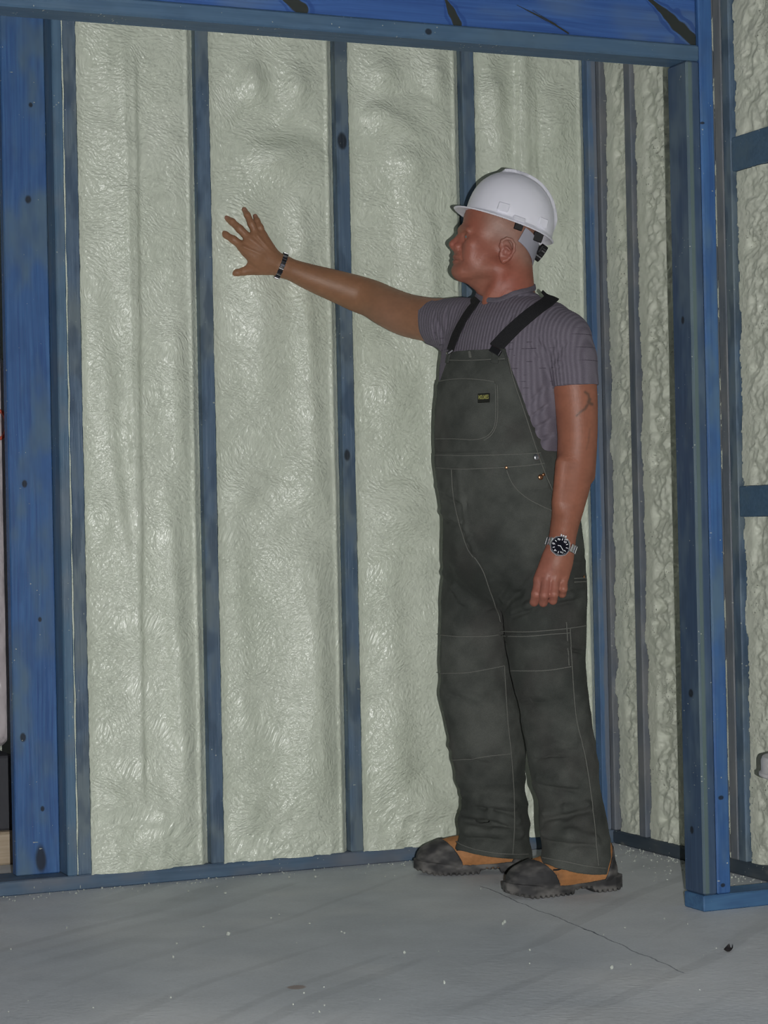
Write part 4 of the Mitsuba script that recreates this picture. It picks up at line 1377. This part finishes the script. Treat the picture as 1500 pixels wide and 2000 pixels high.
Rg = hat_shell()
m_, n_ = Rg.shape[:2]
top = np.array([[Rg[0, :, 0].mean(), 0, Rg[0, :, 2].mean()]])
outer = Rg.reshape(-1, 3)
cen = np.array([.008, 0, .01])
inner = Rg.copy()
inner[:, :, :2] = (inner[:, :, :2] - cen[:2]) * .968 + cen[:2]
inner[:, :, 2] -= .0028
k_ = m_ * n_
V = np.vstack([outer, inner.reshape(-1, 3), top + [0, 0, .0], top - [0, 0, .0028]])
F = []
idx = np.arange(k_).reshape(m_, n_)
a, b = idx[:-1], idx[1:]
q = np.stack([a, b, np.roll(b, -1, 1), np.roll(a, -1, 1)], -1).reshape(-1, 4)
F += [q[:, [0, 1, 2]], q[:, [0, 2, 3]], q[:, [2, 1, 0]] + k_, q[:, [3, 2, 0]] + k_]
e = idx[-1]
e2 = np.roll(e, -1)
F += [np.stack([e, e + k_, e2], -1), np.stack([e2, e + k_, e2 + k_], -1)]
t_ = idx[0]
F += [np.stack([np.full(n_, 2 * k_), t_, np.roll(t_, -1)], -1), np.stack([np.full(n_, 2 * k_ + 1), np.roll(t_, -1) + k_, t_ + k_], -1)]
scene['hat_white'] = principled([.70, .70, .76], 0.32, 0.5)
add('person__hard_hat', solid(hat(V), np.concatenate(F)), 'hat_white', smooth=38, label='white plastic hard hat with a ridged crown')
# accessory slots along the edge, on both sides
for sgn in (1, -1):
    for (x, z, w_, h_) in ((.052, .016, .030, .024), (.006, -.001, .033, .013), (-.060, .016, .027, .024)):
        xx = (x - 6 * _q) / (89 * _q)
        y = .1000 * (1 - abs(xx) ** 2.1) ** (1 / 2.1) * (1 - (max(z, 0) / .1305) ** 2.25) ** (1 / 2.25)
        y += .0055 if z < .01 else 0.0005
        nx = nrm([x / .117 ** 2 * .6, y / .1 ** 2, .0])
        tx = nrm([nx[1], -nx[0], 0])
        bx = chamfer_box([-w_ / 2, -.0045, -h_ / 2], [w_ / 2, .0045, h_ / 2], .0022)
        v = bx.vertices
        lean = np.where(v[:, 2] > 0, -.0022, .0012)
        pts = np.array([x, y, z]) + v[:, :1] * tx + (v[:, 1:2] + lean[:, None]) * nx + v[:, 2:3] * np.array([0, 0, 1])
        pts[:, 1] *= sgn
        add(numbered('person__hard_hat__slot'), solid(hat(pts), bx.faces), 'hat_white', smooth=20)
# suspension: grey nape strap, black hangers, ratchet knob
scene['strap_grey'] = principled([.30, .30, .345], 0.5, 0.3)
scene['black_plastic'] = principled([.012, .012, .013], 0.4, 0.4)


def nape(ang, up, grow=0.0):
    return np.stack([-.010 - (.072 + grow) * np.sin(ang), (.0815 + grow) * np.cos(ang), up + 0 * ang], -1)


an = np.linspace(.10, np.pi - .10, 60)
mid = nape(an, -.030 - .028 * np.sin(an) ** 1.5)
nn = nape(an, 0, .01) - nape(an, 0)
nn /= np.linalg.norm(nn, axis=1, keepdims=True)
wid = .054 - .014 * np.abs(np.cos(an))
path, nr = hat(mid), nn[:, :1] * hx + nn[:, 1:2] * hy
V, F = ribbon(path, nr, wid, .003)
add('person__hard_hat__nape_strap', solid(V, F), 'strap_grey', smooth=40, label='light grey nape strap')
for (x, y0, z, w_, h_) in ((-.002, .0865, -.014, .022, .022), (-.062, .066, -.020, .026, .024)):
    for sgn in (1, -1):
        bx = chamfer_box([x - w_ / 2, sgn * y0 - .003, z - h_ / 2], [x + w_ / 2, sgn * y0 + .003, z + h_ / 2], .0015)
        add(numbered('person__hard_hat__hanger'), solid(hat(bx.vertices), bx.faces), 'black_plastic', smooth=20)
kn = []
for i in range(40):
    a = 2 * math.pi * i / 40
    r = .0215 + (.0016 if i % 2 else 0)
    kn.append((r * math.cos(a), r * math.sin(a)))
from shapely.geometry import Polygon
kb = trimesh.creation.extrude_polygon(Polygon(kn), .017, engine='earcut')
kv = kb.vertices
c0 = H(1050, 490, 0)
bk = nrm(-hx * .96 - hz * .28)
s1 = hy
s2_ = np.cross(bk, s1)
add('person__hard_hat__knob', solid(c0 + kv[:, :1] * s1 + kv[:, 1:2] * s2_ + kv[:, 2:3] * bk, kb.faces), 'black_plastic', smooth=20, label='black ratchet knob')
bx = chamfer_box([-.036, -.012, -.004], [.036, .012, .004], .002)
kv = bx.vertices
add('person__hard_hat__ratchet', solid(c0 + kv[:, :1] * s1 + kv[:, 1:2] * s2_ + kv[:, 2:3] * bk, bx.faces), 'black_plastic', smooth=20)

# ------------------------------------------------------------------ boots
def leather(p, n, uv):
    a = fbm(p.x * 30, p.y * 30, p.z * 30, 3)
    b = fbm(p.x * 160, p.y * 160, p.z * 160, 2)
    c = mix([.28, .125, .046], [.43, .205, .085], a)
    c = mix(c, [.16, .09, .05], smoothstep(.55, .8, fbm(p.x * 14, p.y * 14, p.z * 22 + 4, 3)) * .6)
    return c * (.85 + .3 * b)


def rubber(p, n, uv):
    a = fbm(p.x * 25, p.y * 25, p.z * 40, 3)
    return mix([.030, .030, .031], [.13, .125, .118], smoothstep(.35, .8, a))


scene['boot_leather'] = principled(proc(leather), 0.7, 0.25, bump=proc(lambda p, n, uv: fbm(p.x * 140, p.y * 140, p.z * 140, 2), eps=6e-4), bump_scale=0.001)
scene['boot_rubber'] = principled(proc(rubber), 0.65, 0.3, bump=proc(lambda p, n, uv: fbm(p.x * 120, p.y * 120, p.z * 120, 3), eps=6e-4), bump_scale=0.0015)
scene['boot_lace'] = principled([.014, .014, .015], 0.8, 0.2)


def local_floor(px, py):
    q = on_floor(px, py) - ORG
    return np.array([q @ BU, q @ BW, 0.0])


def boot(heel_px, toe_px, length, near):
    h, t = local_floor(*heel_px), local_floor(*toe_px)
    ax = nrm(t - h)
    sd = np.array([-ax[1], ax[0], 0])
    h = (h + t) / 2 - ax * length / 2
    S = length / .31

    def B(p):
        p = np.asarray(p, float) * S
        return h + p[..., :1] * ax + p[..., 1:2] * sd + p[..., 2:3] * UP

    def inv(q):
        r = q - h
        return np.stack([r @ ax, r @ sd, r[:, 2]], -1) / S

    def C(a, b, ra, rb, k=.02, op='u', flat=None, amount=1.0):
        return cone(B(np.array(a)), B(np.array(b)), ra * S, rb * S, k, op, flat, amount)
    upper = [C([.050, 0, .052], [.070, 0, .135], .038, .042), C([.066, 0, .100], [.150, 0, .060], .041, .036, .03), C([.045, 0, .045], [.20, 0, .040], .036, .043), C([.20, 0, .043], [.262, 0, .038], .043, .036, .02),
             C([.15, 0, .062], [.225, 0, .047], .036, .034, .03)]
    floor_cut = Prim(lambda p: p[:, 2] - .014, h, 1.0, 's', .002)
    name = numbered('person__boot')
    V, F = mesh_field(upper + [floor_cut], h + np.minimum(0, ax * .33) - [.09, .09, 0], h + np.maximum(0, ax * .33) + [.09, .09, .27], .0032)
    # pale worn leather bottom and tongue
    add(name, solid(V, F), 'boot_leather', smooth=True, label='tan leather work boot with a black rubber toe')

    def sole_f(p):
        q = inv(p)
        x, y, z = q[:, 0], q[:, 1], q[:, 2]
        hw = np.interp(x, [0, .02, .05, .10, .14, .20, .245, .285, .31], [.026, .037, .041, .037, .039, .050, .051, .040, .012])
        xe = np.maximum(-.004 - x, x - .308)
        d = np.maximum(np.abs(y) - hw, xe)
        topz = np.interp(x, [0, .03, .09, .16, .22, .27, .31], [.040, .036, .028, .026, .030, .036, .040])
        d = np.maximum(d, z - topz)
        low = np.interp(x, [0, .075, .085, .125, .14, .25, .31], [0.001, .0, .012, .012, .0, .0, .014])
        low = low + .0062 * (np.cos(x * 2 * np.pi / .0145) > .25) * (np.abs(y) > hw - .016)
        return np.maximum(d, low - z) * .8 * S
    V, F = mesh_field([Prim(sole_f, h + ax * .155, .25)], h + np.minimum(0, ax * .33) - [.09, .09, .02], h + np.maximum(0, ax * .33) + [.09, .09, .06], .0026)
    V = relax(V, F, 1)
    add(name + '__sole', solid(V, F), 'boot_rubber', smooth=45)

    def cap_f(p):
        q = inv(p)
        edge = .205 + np.clip(q[:, 2] - .030, 0, 1) * .55 - np.abs(q[:, 1]) * .55
        return np.maximum(field(upper, p) - .0045, np.maximum(edge - q[:, 0], .02 - q[:, 2]))
    V, F = mesh_field([Prim(cap_f, h + ax * .25, .16)], h + np.minimum(0, ax * .34) - [.09, .09, 0], h + np.maximum(0, ax * .34) + [.09, .09, .12], .0028)
    V = relax(V, F, 1)
    add(name + '__toe_cap', solid(V, F), 'boot_rubber', smooth=True)

    def heel_f(p):
        q = inv(p)
        edge = .056 - np.clip(q[:, 2] - .02, 0, 1) * .42
        return np.maximum(field(upper, p) - .004, np.maximum(q[:, 0] - edge, .02 - q[:, 2]))
    V, F = mesh_field([Prim(heel_f, h + ax * .04, .14)], h - [.12, .12, 0], h + [.12, .12, .19], .0030)
    V = relax(V, F, 1)
    add(name + '__heel_counter', solid(V, F), 'boot_rubber', smooth=True)
    uf = lambda p: field(upper, p)
    for i, x in enumerate((.150, .172)):
        pts = np.array([[x - .004, -.040, .085 - (x - .150) * .6], [x + .002, -.02, .13], [x + .004, 0, .14], [x + .002, .02, .13], [x - .004, .040, .085 - (x - .150) * .6]])
        q = settle(uf, B(smooth_line(pts, 16)), .0015, 8)
        t = tube(q, .0026, 6)
        add(numbered(name + '__lace'), solid(t.vertices, t.faces), 'boot_lace', smooth=True)
    for sg in (-1, 1):
        pts = np.array([[.120, sg * .034, .110], [.145, sg * .038, .085], [.172, sg * .036, .066], [.196, sg * .030, .060]])
        q = settle(uf, B(smooth_line(pts, 18)), .001, 8)
        t = tube(q, .0022, 6)
        add(numbered(name + '__stitch_line'), solid(t.vertices, t.faces), 'boot_lace', smooth=True)


boot((1036, 1702), (808, 1706), .318, False)
boot((1182, 1737), (1008, 1752), .315, True)

# ------------------------------------------------------------------ watch on the left wrist, bracelet on the right
scene['dial_black'] = principled([.008, .009, .014], 0.9, 0.05)
scene['dial_white'] = principled([.72, .72, .74], 0.5, 0.3)
af = lambda p: field(body, p)
wc = drape(af, 1094, 1067)
wx = nrm(P(1118, 1076, .19) - P(1071, 1060, .19))          # along the strap; twelve points this way
wn = nrm(np.array([-.02, .97, .12]))
wx = nrm(wx - wn * (wx @ wn))
wy = np.cross(wn, wx)
wy = wy if wy[2] > 0 else -wy


def watch_pt(v):
    v = np.asarray(v, float)
    return wc + v[..., :1] * wx + v[..., 1:2] * wy + v[..., 2:3] * wn


def disc(r0, r1, z0, z1, n=48, facets=0):
    th = np.arange(n) * 2 * np.pi / n
    rr = r0 * (1 + (.022 * np.cos(facets * th) if facets else 0))
    r2 = r1 * (1 + (.022 * np.cos(facets * th) if facets else 0))
    V = np.vstack([np.stack([rr * np.cos(th), rr * np.sin(th), np.full(n, z0)], -1), np.stack([r2 * np.cos(th), r2 * np.sin(th), np.full(n, z1)], -1), [[0, 0, z0], [0, 0, z1]]])
    F = []
    for i in range(n):
        j = (i + 1) % n
        F += [[i, j, n + j], [i, n + j, n + i], [2 * n, j, i], [2 * n + 1, n + i, n + j]]
    return V, np.array(F)


def wadd(key, V, F, mat, smooth=30, **k):
    return add(key, solid(watch_pt(V), F), mat, smooth=smooth, **k)


RB = PX(20.0, .19)
V, F = disc(RB * 1.0, RB * .98, -.004, .0075, 64, 8)
wadd('person__watch', V, F, 'steel', label='steel wristwatch with a black dial')
V, F = disc(RB * .97, RB * .84, .0074, .0100, 64, 8)
wadd('person__watch__bezel', V, F, 'steel')
V, F = disc(RB * .845, RB * .845, .0095, .0104, 64)
wadd('person__watch__dial', V, F, 'dial_black', label='black dial')
for hnum in range(1, 13):
    an = -hnum * math.pi / 6
    cx, cy_ = math.cos(an) * RB * .66, math.sin(an) * RB * .66
    if hnum in (2, 4, 6, 8, 10):
        tm = meshkit.text_mesh(str(hnum), RB * .26, .0004, bold=True)
        tv = tm.vertices - [tm.vertices[:, 0].mean(), np.ptp(tm.vertices[:, 1]) / 2 + tm.vertices[:, 1].min(), 0]
        # numerals stand upright with twelve at the top: their up is +x of the watch
        V = np.stack([tv[:, 1] + cx, -tv[:, 0] + cy_, tv[:, 2] + .0104], -1)
        wadd(numbered('person__watch__numeral'), V, tm.faces, 'dial_white', False)
    else:
        b = trimesh.creation.box([RB * .20, RB * .075, .0006]).vertices
        ca, sa = math.cos(an), math.sin(an)
        V = np.stack([b[:, 0] * ca - b[:, 1] * sa + cx, b[:, 0] * sa + b[:, 1] * ca + cy_, b[:, 2] + .0106], -1)
        wadd(numbered('person__watch__hour_mark'), V, trimesh.creation.box([1, 1, 1]).faces, 'dial_white', False)
for an, ln, wd in ((-math.pi / 6 * 1.35, .62, .06), (math.pi * 1.05, .28, .07)):
    b = trimesh.creation.box([RB * ln, RB * wd, .0006]).vertices + [RB * ln * .42, 0, 0]
    ca, sa = math.cos(an), math.sin(an)
    V = np.stack([b[:, 0] * ca - b[:, 1] * sa, b[:, 0] * sa + b[:, 1] * ca, b[:, 2] + .0112], -1)
    wadd(numbered('person__watch__hand'), V, trimesh.creation.box([1, 1, 1]).faces, 'dial_white', False)
for yy in (-.006, 0, .006):
    bx = chamfer_box([yy - .0022, RB * .95, 0], [yy + .0022, RB * 1.18, .0045], .001)
    wadd(numbered('person__watch__pusher'), bx.vertices, bx.faces, 'steel')
# the steel links follow the wrist round
wr0 = P(1096, 1066, .187)
ra = PX(25.5, .187)
for i in range(-7, 8):
    if abs(i) < 2: continue
    a = i * math.radians(21) + (math.radians(8) * np.sign(i))
    d = wx * math.sin(a) + wn * math.cos(a)
    tgt = wr0 + d * (ra + .0025)
    tgt = settle(af, tgt, .0022, 3)
    nn_ = nrm(tgt - wr0 - wy * ((tgt - wr0) @ wy))
    tx = np.cross(wy, nn_)
    bx = chamfer_box([-.0048, -.0105, -.0022], [.0048, .0105, .0022], .0012).vertices
    V = tgt + bx[:, :1] * tx + bx[:, 1:2] * wy + bx[:, 2:3] * nn_
    add(numbered('person__watch__link'), solid(V, chamfer_box([-.0048, -.0105, -.0022], [.0048, .0105, .0022], .0012).faces), 'steel', smooth=20)

bc = P(549.5, 519.5, -.262)
bdir = nrm(P(575, 529, -.273) - P(530, 511, -.262))
b1 = nrm(np.cross(bdir, [0, 1, 0])); b2 = np.cross(bdir, b1)
an = np.linspace(0, 2 * np.pi, 61)
pts = settle(af, bc + np.cos(an)[:, None] * b1 * .029 + np.sin(an)[:, None] * b2 * .029, .0015, 4)
pts -= ((pts - bc) @ bdir)[:, None] * bdir
nr = pts - bc
V, F = ribbon(pts, nr / np.linalg.norm(nr, axis=1, keepdims=True), .012, .003)
add('person__bracelet', solid(V, F), 'black_plastic', smooth=40, label='dark metal link bracelet')
scene['link_dark'] = principled([.035, .035, .045], 0.3, 0.5, 0.6)
lb = chamfer_box([-.0068, -.0034, -.0018], [.0068, .0034, .0018], .0009)
for i in range(22):
    a = 2 * math.pi * (i + .5) / 22
    q = settle(af, bc + math.cos(a) * b1 * .029 + math.sin(a) * b2 * .029, .0040, 4)
    q = q - ((q - bc) @ bdir) * bdir
    n_ = nrm(q - bc)
    t_ = np.cross(n_, bdir)
    V = q + lb.vertices[:, :1] * bdir + lb.vertices[:, 1:2] * t_ * (.35 if i % 2 else 1) + lb.vertices[:, 2:3] * n_
    add(numbered('person__bracelet__link'), solid(V, lb.faces), 'steel' if i % 2 else 'link_dark', smooth=20)
# ------------------------------------------------------------------ beyond the opening at the far left
def back_far(px, py, y):
    return on_back(px, py, y)


scene['plastic_wrap'] = principled(proc(lambda p, n, uv: mix([.40, .36, .38], [.62, .57, .58], fbm(p.x * 8, p.y * 8, p.z * 6, 3))), 0.14, 0.6, bump=proc(lambda p, n, uv: fbm(p.x * 30, p.y * 30, p.z * 18, 3), eps=1e-3), bump_scale=0.012)
scene['cloth_blue'] = principled(proc(lambda p, n, uv: mix([.36, .40, .50], [.50, .54, .62], fbm(p.x * 20, p.y * 20, p.z * 8, 3))), 0.7, 0.2)
scene['red_print'] = principled([.55, .10, .06], 0.5, 0.3)
scene['charcoal_board'] = principled([.055, .057, .065], 0.7, 0.2)
scene['raw_wood'] = principled(wood([.46, .38, .28], [.36, .28, .19], [.42, .37, .30], .1, 'x', 41.0), 0.6, 0.3)
YP = 6.05
x_r = on_back(22, 1000, YP)[0]
z_ = lambda py: float(on_back(10, py, YP)[2])
far = chamfer_box([-0.4, 7.2, 0], [2.2, 7.3, 2.44], .004)
add('wall_beyond', far, 'foam_side', kind='structure')
for xx in (0.62, 1.16, 1.62):
    add(numbered('wall_beyond__stud'), chamfer_box([xx, 7.15, 0], [xx + .04, 7.2, 2.44]), 'wood_dusk')


def soft_block(lo, hi, r, amp, seed, h=.012):
    lo, hi = np.array(lo), np.array(hi)
    c, e = (lo + hi) / 2, (hi - lo) / 2 - r

    def f(p):
        q = np.abs(p - c) - e
        return np.linalg.norm(np.maximum(q, 0), axis=1) + np.minimum(q.max(1), 0) - r
    V, F = mesh_field([Prim(f, c, np.linalg.norm(hi - lo) / 2)], lo - .05, hi + .05, h, warp=lambda p: (meshkit.fbm(p * [7, 7, 5], 3, seed) - .5) * amp)
    m = trimesh.Trimesh(V, F, process=False)
    if m.volume < 0: m.invert()
    return m


zb, zt = z_(1474), z_(668)
add('wrapped_bale', soft_block([x_r - .55, YP, zb + .012], [x_r, YP + .45, zt - .03], .05, .05, 3), 'plastic_wrap', smooth=True,
    label='glossy plastic-wrapped bale at the far left edge beyond the blue board', cat='bale')
lx0, lz0 = float(on_back(4, 830, YP)[0]), z_(830)
arc = [(lx0 - .012 + .022 * math.cos(t), YP - .012, lz0 + .040 * math.sin(t)) for t in np.linspace(-1.9, 1.9, 14)]
t_ = tube(np.array(arc) + [0, .0, 0], .005, 6)
add('wrapped_bale__red_mark', t_, 'red_print', smooth=True)
add('storage_box', chamfer_box([x_r - .50, YP + .0, z_(1622)], [x_r + .0, YP + .42, zb - .004], .006), 'charcoal_board', label='dark grey box under the plastic-wrapped bale', cat='box')
add('timber_block', chamfer_box([x_r - .60, YP - .03, 0.0], [x_r + .02, YP + .46, z_(1622) - .001], .006), 'raw_wood', label='pale raw timber block on the floor under the dark grey box', cat='timber')
add('folded_sheet', soft_block([x_r - .45, YP + .05, zt + .012], [x_r - .005, YP + .40, z_(440)], .045, .045, 9), 'cloth_blue', smooth=True,
    label='pale blue folded sheet lying on top of the plastic-wrapped bale', cat='sheet')

# ------------------------------------------------------------------ stool at the right edge, only its near side in view
scene['seat_white'] = principled([.56, .55, .55], 0.4, 0.4)
sx, sy = 3.02, 4.62
sq = on_side(1476, 1505, 3.0)


def lathe(profile, n=40):
    m = trimesh.creation.revolve(np.array(profile), sections=n)
    return m


# its left rim is seen at the right border of the picture, well in front of the side wall
def at_depth(px, py, t):
    return CAM + ray(px, py) * t


Rs, TS = .150, 4.98
c_ = at_depth(1484, 1495, TS) + CR * Rs
seat_z = float(at_depth(1500, 1476, TS)[2])
st = lathe([(0, seat_z - .050), (Rs - .004, seat_z - .050), (Rs + .001, seat_z - .046), (Rs + .001, seat_z - .040), (Rs - .004, seat_z - .037), (Rs - .004, seat_z - .012), (Rs - .008, seat_z - .003), (Rs - .02, seat_z), (0, seat_z + .002)])
st.apply_translation([c_[0], c_[1], 0])
add('stool', st, 'seat_white', smooth=30, label='round pale stool with dark legs at the right edge beside the partition post', cat='stool')
for k in range(3):
    a_ = math.radians(200 + 120 * k)
    p0 = np.array([c_[0] + .09 * math.cos(a_), c_[1] + .09 * math.sin(a_), seat_z - .049])
    p1 = np.array([c_[0] + .125 * math.cos(a_), c_[1] + .125 * math.sin(a_), 0.0])
    add(numbered('stool__leg'), tube(np.array([p0, (p0 + p1) / 2, p1]), .010, 12), 'black_plastic', smooth=40, label='dark leg')

# ------------------------------------------------------------------ floor litter: foam crumbs along the plates, a curled dark scrap
rs = np.random.default_rng(5)
parts = []


shoes = [on_floor(920, 1706)[:2], on_floor(1095, 1745)[:2]]


def crumb(x, y, r):
    s = trimesh.creation.icosphere(1, r)
    s.vertices *= rs.uniform(.6, 1.3, 3)
    s.vertices += (rs.random(s.vertices.shape) - .5) * r * .5
    s.apply_translation([x, y, -s.vertices[:, 2].min() - .0004])
    return s


for i in range(150):
    x = rs.uniform(1.2, 3.05)
    parts.append(crumb(x, YB - .006 - rs.exponential(.035), rs.uniform(.0010, .0024)))
for i in range(170):
    y = rs.uniform(4.55, 5.45)
    parts.append(crumb(XR - .005 - rs.exponential(.05), y, rs.uniform(.0010, .0028)))
for i in range(70):
    parts.append(crumb(rs.uniform(.9, 3.0), rs.uniform(3.6, 5.4), rs.uniform(.0010, .0022)))
for (px, py, r) in ((440, 1746, .0055), (446, 1828, .0055), (397, 1811, .0035), (368, 1742, .0035), (424, 1733, .003), (616, 1715, .0045), (605, 1805, .0035), (790, 1863, .0045), (624, 1978, .004), (985, 1805, .006), (982, 1807, .004), (1195, 1893, .005), (800, 1660, .004), (868, 1922, .004), (338, 1872, .0035), (565, 1715, .004)):
    q = on_floor(px, py)
    if q[1] < YB - .004: parts.append(crumb(q[0], q[1], r * .75))
scene['crumb'] = principled([.42, .45, .41], 0.7, 0.2)
parts = [c for c in parts if min(np.hypot(*(c.vertices[:, :2].mean(0) - k)) for k in shoes) > .20]
add('foam_crumbs', trimesh.util.concatenate(parts), 'crumb', label='pale foam crumbs scattered over the concrete and along the plates', cat='debris', kind='stuff')
q = on_floor(1423, 1858)
n_, m_ = 14, 10
U_, V_ = np.meshgrid(np.linspace(-1, 1, n_), np.linspace(-1, 1, m_))
wd = .0085 * np.sqrt(np.maximum(1 - (U_ * .9) ** 2, .05))
X = U_ * .012
Y = V_ * wd
Z = .002 + .009 * V_ ** 2 * (.6 + .4 * U_) + .004 * U_ ** 2
top = np.stack([X, Y, Z], -1).reshape(-1, 3)
i_ = np.arange(n_ * m_).reshape(m_, n_)
f1 = np.concatenate([np.stack([i_[:-1, :-1], i_[:-1, 1:], i_[1:, 1:]], -1).reshape(-1, 3), np.stack([i_[:-1, :-1], i_[1:, 1:], i_[1:, :-1]], -1).reshape(-1, 3)])
rg = np.r_[i_[0, :], i_[1:, -1], i_[-1, -2::-1], i_[-2:0:-1, 0]]
nx, k = np.roll(rg, -1), n_ * m_
leaf = trimesh.Trimesh(np.vstack([top, top - [0, 0, .0016]]), np.concatenate([f1, f1[:, ::-1] + k, np.stack([rg, rg + k, nx], -1), np.stack([nx, rg + k, nx + k], -1)]), process=False)
leaf.apply_transform(trimesh.transformations.rotation_matrix(.5, [0, 0, 1]))
leaf.apply_translation([q[0], q[1], -leaf.vertices[:, 2].min()])
scene['dark_scrap'] = principled([.016, .014, .015], 0.5, 0.3)
add('curled_scrap', leaf, 'dark_scrap', smooth=40, label='small dark curled scrap lying alone on the concrete near the right edge', cat='scrap')
